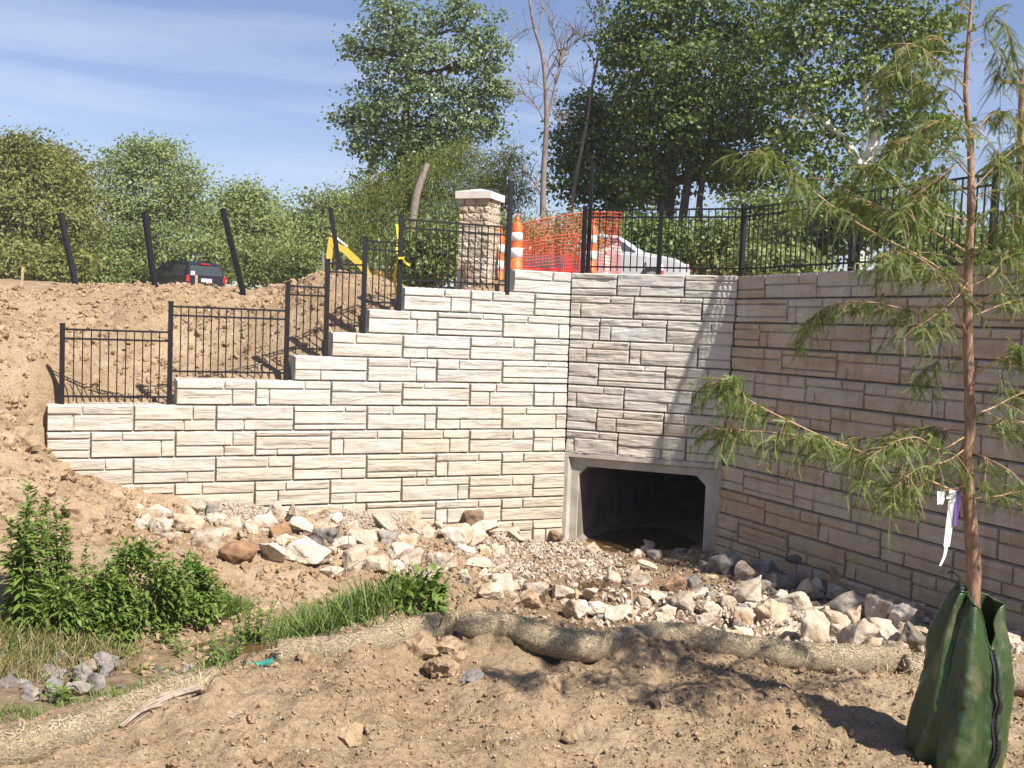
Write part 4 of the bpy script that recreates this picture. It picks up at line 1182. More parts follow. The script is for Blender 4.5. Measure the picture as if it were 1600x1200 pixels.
# ------------------------------------------------------------------ straw logs and wood litter
def wattle(pts, rad, label, seed, dips=.10, start_cap=True, end_cap=True):
    P = bezier(pts, 150); n = len(P)
    L = np.r_[0, np.cumsum(np.linalg.norm(np.diff(P, axis=0), axis=1))]
    R = rad * (1 + .06 * vnoise2(L * 3 + seed, L * 0) + .035 * vnoise2(L * 9 + seed, L * 0 + 3))
    for i in range(8):
        if start_cap: R[i] *= math.sqrt(max(.02, 1 - ((8 - i) / 8.2) ** 2))
        if end_cap: R[n - 1 - i] *= math.sqrt(max(.02, 1 - ((8 - i) / 8.2) ** 2))
    m = 28
    T = unit(np.gradient(P, axis=0)); X = unit(np.cross(T, [0, 0, 1.0])); Y = np.cross(X, T)
    a = np.arange(m) * 2 * PI / m
    rr = R[:, None] * (1 + .05 * vnoise2(np.cos(a)[None] * 2 + L[:, None] * 5 + seed, np.sin(a)[None] * 2 + L[:, None] * 0)) + .005 * vnoise2(L[:, None] * 60 + a[None] * 3, a[None] * 9)
    V = P[:, None] + rr[..., None] * (np.cos(a)[None, :, None] * X[:, None] + np.sin(a)[None, :, None] * .92 * Y[:, None])
    i = np.arange(n)[:-1, None] * m; j = np.arange(m)[None]; k = (j + 1) % m
    F = np.stack([i + j, i + k, i + m + k, i + m + j], -1).reshape(-1, 4)
    root = tag(mobj('straw_log', V.reshape(-1, 3), F, MAT['wattle'], None, True), label, 'straw log')
    # loose fibres poking through the netting
    r = np.random.default_rng(seed); q = int(1100 * L[-1])
    fi = r.uniform(0, n - 1.001, q); i0 = fi.astype(int); ph = r.uniform(-.3, PI + .3, q)
    c = P[i0] + (P[i0 + 1] - P[i0]) * (fi - i0)[:, None]
    nrm = np.cos(ph)[:, None] * X[i0] + np.sin(ph)[:, None] * Y[i0]
    base = c + nrm * R[i0][:, None] * .97
    d = unit(T[i0] * r.normal(0, 1, (q, 1)) + nrm * r.uniform(-.1, .14, (q, 1)) + np.cross(T[i0], nrm) * r.normal(0, .8, (q, 1)))
    ln = r.uniform(.02, .06, q)[:, None]; w = unit(np.cross(d, nrm)) * r.uniform(.0012, .0028, q)[:, None]
    FV = np.stack([base - w, base + w, base + d * ln + nrm * .004], 1).reshape(-1, 3)
    FF = np.arange(3 * q).reshape(-1, 3)
    f = mobj('loose_fibres', FV, FF, MAT['straw'], root, False, r.random(q)); f['kind'] = 'stuff'
    return root
def G(x, y, dz=0.0): return (x, y, float(terrain(x, y, False)) + dz)
def on_ground(px, py, dz=0.0, f=1.0):
    p = hit(px, py); return (p[0], p[1], p[2] + dz)
def build_wattles():
    r = .079
    # pixel under the log's near lower edge
    main = [on_ground(x, y, r * 1.0) for x, y in ((708, 1002), (760, 1002), (800, 1006), (850, 1024), (915, 1036), (960, 1028), (1020, 1019), (1080, 1022), (1140, 1035), (1220, 1048), (1300, 1054), (1380, 1057), (1436, 1062))]
    w = wattle(main, r, 'long straw erosion log snaking across the middle of the picture in front of the rocks', 1)
    right = [on_ground(x, y, r * .8) for x, y in ((1408, 1068), (1440, 1070), (1500, 1074), (1560, 1080), (1640, 1088), (1760, 1094))]
    w2 = wattle(right, r * 1.08, 'straw log behind the green bag, its butt end overlapping the long log', 2, end_cap=False)
    left = [on_ground(x, y, r * .75) for x, y in ((428, 1046), (470, 1040), (540, 1034), (580, 1024), (640, 1006), (690, 996), (716, 1000))]
    w3 = wattle(left, r, 'short straw log bending between the grass clump and the earth mound', 3)
    near = [on_ground(x, y, r * .7) for x, y in ((-160, 1232), (-60, 1206), (40, 1190), (130, 1162), (220, 1126), (300, 1098), (352, 1088))]
    w4 = wattle(near, r, 'dusty straw log entering at the lower left corner, partly buried', 4)
    def knot(p, q, par, f=1.0):
        p = np.array(p); q = np.array(q)
        mb = MB(); mb.tube(bezier([p, (p + q) / 2 + [0, 0, .006], q], 8), np.array([.030, .026, .018, .012, .014, .018, .022, .012]) * f, 8); return mb.build('tied_netting_end', MAT['netting'], par, True)
    a = np.array(left[0]); knot(a + [.01, -.02, -.02], a + [-.14, -.05, -.04], w3)
    a = np.array(right[0]); knot(a + [-.0, -.05, -.035], a + [-.11, -.04, -.045], w2, .5)
    # short wooden stakes holding the logs
    for (bx, by, tx, ty, lab) in [(772, 965, 784, 934, 'short weathered stake driven behind the straw log, below the sunlit wall'),
                                  (994, 968, 987, 925, 'thin pale stake leaning behind the straw log in front of the culvert')]:
        p = np.array(on_ground(bx, by + 28)); p[1] += .2; p[2] = float(terrain(p[0], p[1], False)) - .05
        t = at(tx, ty, p[1] + .02)
        mb = MB(); mb.bar(p, t, .022, .014); o = mb.build('wooden_stake', MAT['stake']); tag(o, lab, 'stake')
    # survey stakes on the crest
    for (bx, by, tx, ty, lab) in [(33, 444, 36, 417, 'thin pale survey stake on the crest at the far left'), (307, 447, 307, 430, 'small survey stake on the crest in front of the dark van')]:
        a = at(bx, by, 20.5); b = at(tx, ty, 20.5); a[2] -= .3
        mb = MB(); mb.bar(a, b, .045, .025); tag(mb.build('survey_stake', MAT['stake']), lab, 'stake')
    # splintered wood and roots
    r_ = np.random.default_rng(8)
    p0 = np.array(on_ground(185, 1158, .05)); p1 = np.array(on_ground(338, 1096, .10))
    root = tag(empty('splintered_branch'), 'weathered splintered branch lying along the near straw log at lower left', 'branch')
    for k in range(9):
        o = r_.normal(0, .012, 3); a = p0 + o + (p1 - p0) * r_.uniform(0, .25); b = p1 + o * 1.6 + (p1 - p0) * r_.uniform(-.5, 0.02)
        mid = (a + b) / 2 + [0, -.02, .03]
        mb = MB(); mb.tube(bezier([a, mid, b], 10), np.linspace(.006, .013, 10) * r_.uniform(.7, 1.3), 5); mb.build('splinter', MAT['grey_wood'], root)
    for pts, rad, lab, mat in [
        ([(335, 1090), (350, 1078), (352, 1062)], .014, 'dark gnarled root stub sticking up at the end of the near straw log', 'root'),
        ([(318, 1076), (330, 1062), (365, 1055), (400, 1046)], .010, 'pale driftwood stick bridging the gap between two straw logs', 'grey_wood'),
        ([(338, 1122), (352, 1128), (376, 1134)], .018, 'short grey stick lying on the near earth at left', 'grey_wood'),
        ([(200, 1196), (215, 1186), (228, 1178)], .016, 'pale splinter of wood at the bottom edge on the left', 'stake'),
        ([(432, 1100), (436, 1090), (446, 1092)], .012, 'black charred root end in the near earth', 'root'),
        ([(420, 1124), (432, 1108), (450, 1104)], .006, 'thin curved root on the near earth below the short straw log', 'root'),
        ([(95, 1010), (120, 1030), (140, 1072)], .009, 'dry bent stalk arching over the grey ditch stones', 'grey_wood'),
        ([(60, 1022), (100, 1012), (135, 1030)], .007, 'dry stalk lying across the grass left of the ditch', 'grey_wood'),
        ([(560, 1040), (578, 1036), (590, 1028)], .012, 'split bark slab resting against the short straw log', 'root'),
        ([(232, 1072), (250, 1062), (282, 1058)], .008, 'thin stick lying in the ditch by the grey stones', 'grey_wood')]:
        Q = [np.array(on_ground(x, y, rad)) for x, y in pts]
        Q[len(Q) // 2] += [0, 0, .02]
        mb = MB(); mb.tube(bezier(Q, 12), np.linspace(1.1, .6, 12) * rad + r_.uniform(-.1, .1, 12) * rad, 6)
        tag(mb.build('stick' if mat != 'root' else 'root', MAT[mat], None, False), lab, 'stick' if mat != 'root' else 'root')
build_wattles()
# ------------------------------------------------------------------ bald cypress sapling
def project(P):
    d = np.asarray(P) - CAM_P; f = d @ CAM_F
    return 800 + FPX * (d @ CAM_R) / f, 600 - FPX * (d @ CAM_U) / f

SAP_D = 3.95
def build_cypress():
    base = hit(1520, 1200)
    D = base[1] if 3.2 < base[1] < 5 else SAP_D
    D = SAP_D
    gz = float(terrain(at(1520, 1200, D)[0], D, False))
    root = tag(empty('cypress_sapling', (at(1520, 1200, D)[0], D, gz)), 'young feathery bald cypress tree standing in the green watering bag', 'tree')
    off = np.array(root.location)
    tp = [(1523, 1205), (1521, 1040), (1520, 970), (1521, 880), (1514, 790), (1508, 720), (1516, 670), (1513, 560), (1512, 450), (1517, 330), (1516, 225), (1509, 150), (1512, 75), (1518, 0), (1522, -110), (1520, -230)]
    rad = [.031, .030, .029, .0275, .0265, .027, .0215, .019, .0165, .0145, .0115, .0095, .0075, .006, .004, .002]
    dz = [0, 0, 0, .0, .01, .0, -.01, .0, .01, .0, .02, .01, 0, .01, .0, 0]
    TP = np.array([at(x, y, D + d) for (x, y), d in zip(tp, dz)]) - off
    n = 70; P = bezier(TP, n); R = np.interp(np.linspace(0, 1, n), np.linspace(0, 1, len(rad)), rad)
    R = R * (1 + .10 * vnoise2(np.arange(n) * .9, np.zeros(n)))
    mb = MB(); mb.tube(P, R, 12); mb.build('trunk', MAT['cypress_bark'], root, True)
    r = np.random.default_rng(21)
    # branches: image-space description, each with its own depth swing
    B = [([(1512, 455), (1453, 410), (1353, 357), (1278, 305), (1222, 255), (1180, 232)], -.25, .0075),
         ([(1513, 395), (1440, 352), (1384, 327), (1350, 311), (1290, 280), (1240, 285)], .20, .006),
         ([(1516, 345), (1468, 332), (1420, 300), (1378, 262), (1350, 258)], -.15, .005),
         ([(1512, 522), (1494, 507), (1403, 481), (1356, 472), (1300, 476), (1262, 500)], .10, .0065),
         ([(1512, 525), (1480, 449), (1450, 413), (1408, 392), (1370, 402)], -.30, .005),
         ([(1508, 775), (1422, 738), (1348, 707), (1269, 675), (1170, 625), (1136, 592), (1120, 600)], -.20, .0075),
         ([(1348, 707), (1290, 690), (1230, 678), (1160, 672), (1118, 670)], -.2, .004),
         ([(1516, 675), (1497, 673), (1440, 668), (1384, 679), (1337, 686), (1270, 700)], .25, .005),
         ([(1512, 680), (1469, 702), (1435, 684), (1400, 690), (1350, 720)], -.28, .005),
         ([(1510, 700), (1480, 720), (1430, 735), (1390, 770)], -.22, .0045),
         ([(1508, 730), (1460, 752), (1400, 760), (1340, 745)], .18, .0045),
         ([(1517, 480), (1564, 453), (1600, 435), (1670, 420)], -.15, .006),
         ([(1517, 448), (1551, 428), (1572, 395), (1598, 350)], .15, .005),
         ([(1516, 496), (1575, 473), (1620, 468), (1680, 490)], .2, .005),
         ([(1514, 590), (1562, 561), (1600, 540), (1670, 505)], -.25, .0065),
         ([(1515, 650), (1551, 637), (1600, 613), (1680, 590)], .2, .006),
         ([(1516, 676), (1559, 660), (1600, 660), (1680, 690)], -.2, .005),
         ([(1509, 780), (1566, 774), (1600, 764), (1660, 770)], .1, .0045),
         ([(1512, 705), (1550, 720), (1590, 745), (1620, 790)], -.2, .0045),
         ([(1516, 225), (1537, 190), (1556, 176), (1578, 178), (1600, 200)], .1, .0045),
         ([(1512, 50), (1540, 37), (1562, 27), (1582, 60)], -.1, .0035),
         ([(1511, 72), (1537, 60), (1560, 80), (1576, 120)], .1, .003),
         ([(1509, 135), (1465, 95), (1425, 68), (1395, 90)], -.1, .004),
         ([(1515, 205), (1462, 150), (1412, 110), (1385, 128)], .15, .0045),
         ([(1516, 275), (1472, 232), (1424, 215), (1390, 240)], -.18, .0045),
         ([(1516, 300), (1560, 255), (1600, 225), (1650, 215)], .12, .0045),
         ([(1515, 410), (1562, 345), (1590, 300), (1620, 270)], -.2, .005),
         ([(1516, 245), (1490, 262), (1440, 300), (1400, 345)], -.24, .004),
         ([(1516, 350), (1545, 330), (1580, 335), (1630, 350)], -.25, .0045),
         ([(1513, 560), (1480, 556), (1450, 575), (1425, 600)], .2, .004),
         ([(1513, 440), (1490, 470), (1450, 500), (1425, 515)], -.2, .004),
         ([(1514, 400), (1540, 392), (1575, 400), (1610, 420)], -.25, .004),
         ([(1510, 165), (1488, 140), (1455, 132), (1432, 150)], .12, .003), ([(1516, 240), (1498, 205), (1470, 190), (1446, 200)], -.16, .003),
         ([(1516, 310), (1490, 285), (1462, 275), (1440, 292)], .22, .003), ([(1515, 190), (1540, 215), (1562, 240), (1585, 275)], -.12, .003),
         ([(1517, 320), (1540, 300), (1575, 305), (1600, 330)], .18, .003), ([(1513, 420), (1482, 400), (1440, 395), (1405, 410)], .28, .004),
         ([(1512, 100), (1490, 88), (1470, 60), (1452, 62)], .1, .0025),
         ([(1518, 20), (1490, -10), (1460, -40)], .1, .003), ([(1520, -40), (1550, -70), (1580, -90)], .1, .003)]
    axes = []       # spray bases
    for pts, dep, br in B:
        Q = np.array([at(x, y, D + dep * (i / (len(pts) - 1)) ** .8) for i, (x, y) in enumerate(pts)]) - off
        m = 26; P = bezier(Q, m)
        rr = np.linspace(1, .18, m) * br * .78
        bmb = MB(); bmb.tube(P, rr, 6)
        L = np.linalg.norm(np.diff(P, axis=0), axis=1).sum()
        T = unit(np.gradient(P, axis=0))
        nt_ = int(L / .015)
        TW = []
        for j in range(nt_):
            u = r.uniform(.14, 1.0) ** .8
            if r.random() > (.42 + .58 * u) * 1.05: continue
            i = min(int(u * (m - 1)), m - 2)
            side = unit(np.cross(T[i], [0, 0, 1])) * r.choice((-1, 1)) * r.uniform(.5, 1.1)
            d = unit(T[i] * r.uniform(.25, 1.0) + side + np.array([0, 0, r.uniform(-.75, .15)]))
            ln = r.uniform(.05, .21) * (1.15 - .45 * u)
            s = P[i]; e = s + d * ln + np.array([0, 0, -ln * r.uniform(.05, .45)])
            tw = bezier([s, s + d * ln * .5, e], 7)
            bmb.tube(tw, np.linspace(.0018, .0008, 7), 3, False)
            ns = int(ln / .015) + 1
            for k in range(ns):
                f = r.uniform(.12, 1.0); q = min(int(f * 6), 5); t = unit(tw[q + 1] - tw[q])
                sd = unit(np.cross(t, [0, 0, 1.0])) * r.choice((-1, 1))
                axes.append((tw[q] + (tw[q + 1] - tw[q]) * (f * 6 - q), unit(t * r.uniform(.2, .9) + sd * r.uniform(.3, 1.0) + r.normal(0, .3, 3) + np.array([0, 0, r.uniform(-1.0, .25)])), r.uniform(.030, .085)))
        # sprays along the branch itself near its tip
        for j in range(int(L * 22)):
            u = r.uniform(.3, 1.0); i = min(int(u * (m - 1)), m - 2)
            axes.append((P[i], unit(T[i] * .5 + r.normal(0, .5, 3) + np.array([0, 0, -.5])), r.uniform(.03, .075)))
        bmb.build('branch', MAT['twig'], root, True)
    # feathery sprays: a drooping axis with two ranks of needles
    A = np.array([a[0] for a in axes]); Dv = np.array([a[1] for a in axes]); Ln = np.array([a[2] for a in axes])
    n = len(A)
    K = 12
    Wd = unit(np.cross(Dv, r.normal(0, 1, (n, 3)) + np.array([0, 0, 1.2]))); Nn = np.cross(Wd, Dv)
    tone_s = np.clip(.40 + .22 * r.normal(0, 1, n) + .25 * (Dv[:, 2] > -.1), 0, 1)
    Vs = []; Ts = []
    down = np.array([0, 0, -1.0])
    for k in range(K):
        f = (k + .4) / K
        c = A + Dv * (Ln * f)[:, None] + down * (Ln * .35 * f * f)[:, None]
        nl = (.0110 * (1 - .55 * f ** 2) * r.uniform(.8, 1.2, n))[:, None]
        for sgn in (-1, 1):
            dirn = unit(Wd * sgn + Dv * .65 + Nn * r.uniform(-.25, .25, (n, 1)) + down * .25)
            w = unit(np.cross(dirn, Nn)) * .0014
            Vs.append(np.stack([c - w, c + w, c + dirn * nl], 1)); Ts.append(np.clip(tone_s + r.normal(0, .07, n) + .15 * f, 0, 1))
    V = np.concatenate(Vs).reshape(-1, 3); F = np.arange(len(V)).reshape(-1, 3)
    mobj('foliage', V, F, MAT['leaf_cypress'], root, False, np.concatenate(Ts))
    mb = MB()
    tip = A + Dv * Ln[:, None] + down * (Ln * .35)[:, None]; mid = A + Dv * (Ln * .5)[:, None] + down * (Ln * .09)[:, None]
    w = Wd * .0009
    V = np.stack([A - w, A + w, mid + w, mid - w, tip], 1).reshape(-1, 3)
    i = np.arange(n)[:, None] * 5
    F = np.concatenate([i + [[0, 1, 2]], i + [[0, 2, 3]], i + [[3, 2, 4]]])
    mobj('leaf_stalks', V, F, MAT['stem'], root)
    # nursery tags hanging from a low twig
    def strip(name, pts, w, mat, parent, tw=.2):
        Q = np.array([at(x, y, D - .06 - .01 * i) for i, (x, y) in enumerate(pts)])
        P = bezier(Q, 14); a = np.linspace(-tw, tw, 14)
        W = np.stack([np.cos(a), np.sin(a), a * 0], -1) * np.interp(np.linspace(0, 1, 14), np.linspace(0, 1, len(w)), w)[:, None] / 2
        Nr = np.cross(W, unit(np.gradient(P, axis=0))); Nr = unit(Nr) * .0006
        V = np.concatenate([P - W + Nr, P + W + Nr, P - W - Nr, P + W - Nr]); m = 14
        F = []
        for j in range(m - 1): F += [[j, j+1, m+j+1, m+j], [2*m+j, 3*m+j, 3*m+j+1, 2*m+j+1], [j, 2*m+j, 2*m+j+1, j+1], [m+j, m+j+1, 3*m+j+1, 3*m+j]]
        o = mobj(name, V, np.array(F), mat, parent); return o
    t = tag(strip('nursery_tag', [(1489, 766), (1486, 800), (1482, 830), (1479, 854)], (.026, .027, .027, .026), MAT['white_plastic'], None), 'white plastic nursery tag hanging beside the sapling trunk', 'tag')
    strip('tail', [(1479, 851), (1476, 868), (1469, 884)], (.013, .011, .009), MAT['white_plastic'], t)
    strip('clasp', [(1484.5, 774), (1484, 780)], (.030, .030), MAT['steel'], t)
    t2 = tag(strip('purple_ribbon', [(1497, 766), (1496, 790), (1491, 822)], (.022, .022, .016), MAT['purple'], None, .5), 'purple plastic ribbon hanging between the white tag and the trunk', 'ribbon')
    t3 = tag(strip('clear_tag', [(1470, 768), (1470, 780), (1469, 788)], (.026, .027, .026), MAT['white_plastic'], None, .3), 'small pale tag hanging left of the white nursery tag', 'tag')
    mb = MB(); mb.tube(bezier([at(1508, 758, D - .03), at(1490, 764, D - .05), at(1470, 767, D - .06)], 8), .0016, 4)
    tag(mb.build('tag_twine', MAT['twig']), 'thin twine tying the tags to the sapling trunk', 'twine')
    return off

def build_bag(off):
    root = tag(empty('watering_bag', tuple(off)), 'green plastic tree watering bag wrapped round the sapling with a black zip', 'bag')
    m = 96; n = 60
    a = np.arange(m) * 2 * PI / m
    H = .69
    h = np.linspace(0, 1, n)
    hw = np.interp(h, [0, .12, .3, .55, .75, .9, 1.0], [.164, .170, .160, .146, .128, .104, .082])     # half width
    hd = np.interp(h, [0, .3, .6, .85, 1.0], [.175, .165, .135, .095, .06])
    cx = np.interp(h, [0, .15, .5, .8, 1], [-.088, -.080, -.058, -.040, -.030])
    V = np.zeros((n, m, 3))
    for i in range(n):
        t = h[i]
        c, s = np.cos(a), np.sin(a)
        ex = np.sign(c) * np.abs(c) ** .85; ey = np.sign(s) * np.abs(s) ** .85
        # hanging folds: wrinkles that run down the bag and fade upward/downward
        fold = .022 * np.sin(3 * a + 1.1 + .6 * t) * (1 - .4 * t) + .013 * np.sin(7 * a + 2.0 * t + .5) * sstep(0, .3, t) + .018 * vnoise2(c * 2.2 + 5, s * 2.2 + t * 2.5) + .008 * vnoise2(c * 5, s * 5 + t * 6) + .004 * vnoise2(a * 6 + 3, np.full(m, t * 22))
        # sharp pleat on the left flank
        fold = fold - .045 * np.exp(-((a - 3.75) / .13) ** 2) * (.4 + .6 * t) + .02 * np.exp(-((a - 4.35) / .2) ** 2)
        fold = fold + .03 * np.exp(-((a - 3.35) / .25) ** 2) * sstep(.35, 0, t)
        # bulge of water low down at front
        V[i, :, 0] = cx[i] + ex * (hw[i] + fold); V[i, :, 1] = ey * (hd[i] + fold)
        top = .0
        V[i, :, 2] = H * t
    # collar: the rim is high at the back left, and dips at the front right where the zip ends
    rimh = H * (1 + .05 * np.cos(a - 2.6) + .0 * a) - .17 * np.exp(-((np.angle(np.exp(1j * (a - 5.2)))) / .46) ** 2)
    V[:, :, 2] = h[:, None] * rimh[None]
    V = V.reshape(-1, 3)
    i = np.arange(n - 1)[:, None] * m; j = np.arange(m)[None]; k = (j + 1) % m
    F = np.stack([i + j, i + k, i + m + k, i + m + j], -1).reshape(-1, 4)
    o = mobj('bag_shell', V, F, MAT['bag'], root, True)
    md = o.modifiers.new('Solidify', 'SOLIDIFY'); md.thickness = .0035
    G3 = V.reshape(n, m, 3)
    # zip follows the front right meridian
    j0 = int((5.25 / (2 * PI)) * m)
    Z = G3[:, j0].copy(); Z[:, :2] += unit(np.c_[Z[:, 0] - .0, Z[:, 1]]) * .003
    js = np.round(j0 + np.interp(h, [0, 1], [2.5, -.5])).astype(int) % m
    Z = np.array([G3[i, js[i]] for i in range(n)]); Z = bezier(Z[np.linspace(0, n - 1, 11).astype(int)], 60); Z[:, :2] += unit(Z[:, :2]) * .004
    mb = MB(); mb.tube(Z, .0042 + .0016 * (np.arange(60) % 2), 6); mb.build('zip', MAT['zip'], root)
    for sgn in (-1, 1):
        T_ = unit(np.gradient(Z, axis=0)); sd = unit(np.cross(T_, np.c_[Z[:, :2], 0 * Z[:, 0]]))
        E = Z + sd * .011 * sgn - np.c_[unit(Z[:, :2]) * .002, 0 * Z[:, 0]]
        mb = MB(); Vv = np.concatenate([E - sd * .006, E + sd * .006]); q = len(E)
        Vv2 = Vv - np.r_[np.c_[unit(Z[:, :2]), 0 * Z[:, 0]], np.c_[unit(Z[:, :2]), 0 * Z[:, 0]]] * .004
        A = np.concatenate([Vv, Vv2])
        FF = []
        for k2 in range(q - 1): FF += [[k2, k2 + 1, q + k2 + 1, q + k2], [2*q + k2, 3*q + k2, 3*q + k2 + 1, 2*q + k2 + 1], [k2, 2*q + k2, 2*q + k2 + 1, k2 + 1], [q + k2, q + k2 + 1, 3*q + k2 + 1, 3*q + k2]]
        mb.add(A, FF); mb.build('zip_tape', MAT['zip'], root)
    # rolled hem round the mouth
    mb = MB(); rim = G3[-1]; mb.tube(np.r_[rim, rim[:1]], .005, 5, False); mb.build('hem', MAT['bag'], root, True)
    # carrying loop at the back left
    b = G3[-1][int(m * .56)]
    mb = MB(); mb.tube(bezier([b, b + [-.005, .01, .05], b + [-.03, .015, .072], b + [-.05, .015, .066]], 12), .0035, 5); mb.build('strap', MAT['zip'], root)
SAP_OFF = build_cypress()
build_bag(SAP_OFF)

# ------------------------------------------------------------------ weeds and grass
def leaf_strips(B, D, L, W, droop, r, tone=None):
    """lanceolate leaves: B base, D direction, droop bends them down"""
    n = len(B); D = unit(D)
    up = np.array([0, 0, 1.0])
    S = unit(np.cross(D, up + r.normal(0, .25, (n, 3))))
    L = np.broadcast_to(L, (n,))[:, None]; W = np.broadcast_to(W, (n,))[:, None]; dr = np.broadcast_to(droop, (n,))[:, None]
    st = [B]
    P1 = B + D * L * .33 + up * (-dr * L * .05); P2 = B + D * L * .68 - up * dr * L * .26; P3 = B + D * L - up * dr * L * .62
    Nf = unit(np.cross(S, D)) * W * .18
    V = np.stack([B, P1 - S * W * .5 + Nf, P1, P1 + S * W * .5 + Nf, P2 - S * W * .42 + Nf, P2, P2 + S * W * .42 + Nf, P3], 1)
    f = np.array([[0, 2, 1], [0, 3, 2], [1, 2, 5], [1, 5, 4], [2, 3, 6], [2, 6, 5], [4, 5, 7], [5, 6, 7]])
    F = (f[None] + (np.arange(n) * 8)[:, None, None]).reshape(-1, 3)
    t = np.repeat(np.clip(.5 + .18 * r.normal(0, 1, n), 0, 1) if tone is None else tone, 8)
    return V.reshape(-1, 3), F, t
def weed(p, h, nst, seed, label, leafL=.10, leafW=.022, spread=.12, mat='leaf_weed', group=None, dens=1.0, droop=.5, name='weed', cat='weed', topheavy=False):
    r = np.random.default_rng(seed)
    root = tag(empty(name, tuple(p)), label, cat, group)
    Bs = []; Ds = []; Ls = []; Ws = []
    for s in range(nst):
        a = r.uniform(0, 2 * PI); q = spread * math.sqrt(r.random())
        b = np.array([q * math.cos(a), q * math.sin(a), -.03]); hh = h * r.uniform(.7, 1.0)
        lean = np.array([math.cos(a), math.sin(a), 0]) * r.uniform(0, .28) * hh * (q / spread + .2)
        P = bezier([b, b + lean * .3 + [0, 0, hh * .5], b + lean + [0, 0, hh]], 12)
        sb = MB(); sb.tube(P, np.linspace(.006, .002, 12) * (h / .8) ** .5, 5); sb.build('stem', MAT['stem'], root, True)
        nl = int(hh / .024 * dens)
        for k in range(nl):
            f = r.uniform(.08, 1.0) if not topheavy else r.uniform(.05, 1) ** .7
            i = min(int(f * 11), 10); ang = k * 2.4 + r.normal(0, .4)
            d = np.array([math.cos(ang), math.sin(ang), r.uniform(-.1, .75) + .6 * (f > .88)])
            Bs.append(P[i] + (P[i + 1] - P[i]) * (f * 11 - i)); Ds.append(d); Ls.append(leafL * r.uniform(.6, 1.15) * (1 - .45 * f ** 3)); Ws.append(leafW * r.uniform(.75, 1.2) * (1 - .3 * f ** 3))
    V, F, t = leaf_strips(np.array(Bs), np.array(Ds), np.array(Ls), np.array(Ws), r.uniform(.3, 1.0, len(Bs)) * droop * 1.6, r)
    mobj('leaves', V, F, MAT[mat], root, True, t)
    return root
def bush(p, rx, ry, h, n, seed, label, mat='leaf_weed', leafL=.06, leafW=.032, name='bush', cat='bush', group=None, droop=.6, clumps=26):
    r = np.random.default_rng(seed)
    root = tag(empty(name, tuple(p)), label, cat, group)
    sb = MB(); C_ = []
    for k in range(clumps):
        a = r.uniform(0, 2 * PI); q = math.sqrt(r.random()); e = r.uniform(.15, 1.0)
        c = np.array([rx * q * math.cos(a) * (1.1 - .35 * e), ry * q * math.sin(a) * (1.1 - .35 * e), h * e * (1 - .35 * q * q)])
        C_.append(c); b = np.array([c[0] * .25, c[1] * .25, -.03])
        sb.tube(bezier([b, (b + c) / 2 + r.normal(0, .03, 3), c], 7), np.linspace(.006, .002, 7), 4)
    C_ = np.array(C_); pick = r.integers(0, clumps, n)
    B = C_[pick] + r.normal(0, 1, (n, 3)) * np.array([rx, ry, h]) * .12
    B[:, 2] = np.abs(B[:, 2])
    D = unit(B * [1, 1, .5] / np.array([rx, ry, h])) + r.normal(0, .6, (n, 3)) + [0, 0, .2]
    V, F, t = leaf_strips(B, D, leafL * r.uniform(.6, 1.2, n), leafW * r.uniform(.7, 1.2, n), droop * r.uniform(.4, 1.4, n), r)
    sb.build('stem', MAT['redstem'], root, True)
    mobj('leaves', V, F, MAT[mat], root, True, t)
    return root
def grass(name, n, pos_fn, L, W, mat, seed, label=None, droop=.8):
    r = np.random.default_rng(seed)
    xy = pos_fn(r, n); n = len(xy)
    B = np.c_[xy, terrain(xy[:, 0], xy[:, 1]) - .01]
    a = r.uniform(0, 2 * PI, n); D = np.c_[np.cos(a) * .55, np.sin(a) * .55, r.uniform(.7, 1.6, n)]
    V, F, t = leaf_strips(B, D, r.uniform(L[0], L[1], n), r.uniform(W * .6, W * 1.3, n), droop * r.uniform(.2, 1.2, n), r, np.clip(.45 + .25 * r.normal(0, 1, n) , 0, 1))
    o = mobj(name, V, F, MAT[mat], None, True, t); o['kind'] = 'stuff'
    if label: o['label'] = label
    return o
def blobs(cs):
    """positions gathered round centres (x, y, spread x, spread y, weight)"""
    cs = np.array(cs, float)
    def fn(r, n):
        k = r.choice(len(cs), n, p=cs[:, 4] / cs[:, 4].sum())
        return cs[k, :2] + r.normal(0, 1, (n, 2)) * cs[k, 2:4]
    return fn
def g2(px, py): p = hit(px, py); return p
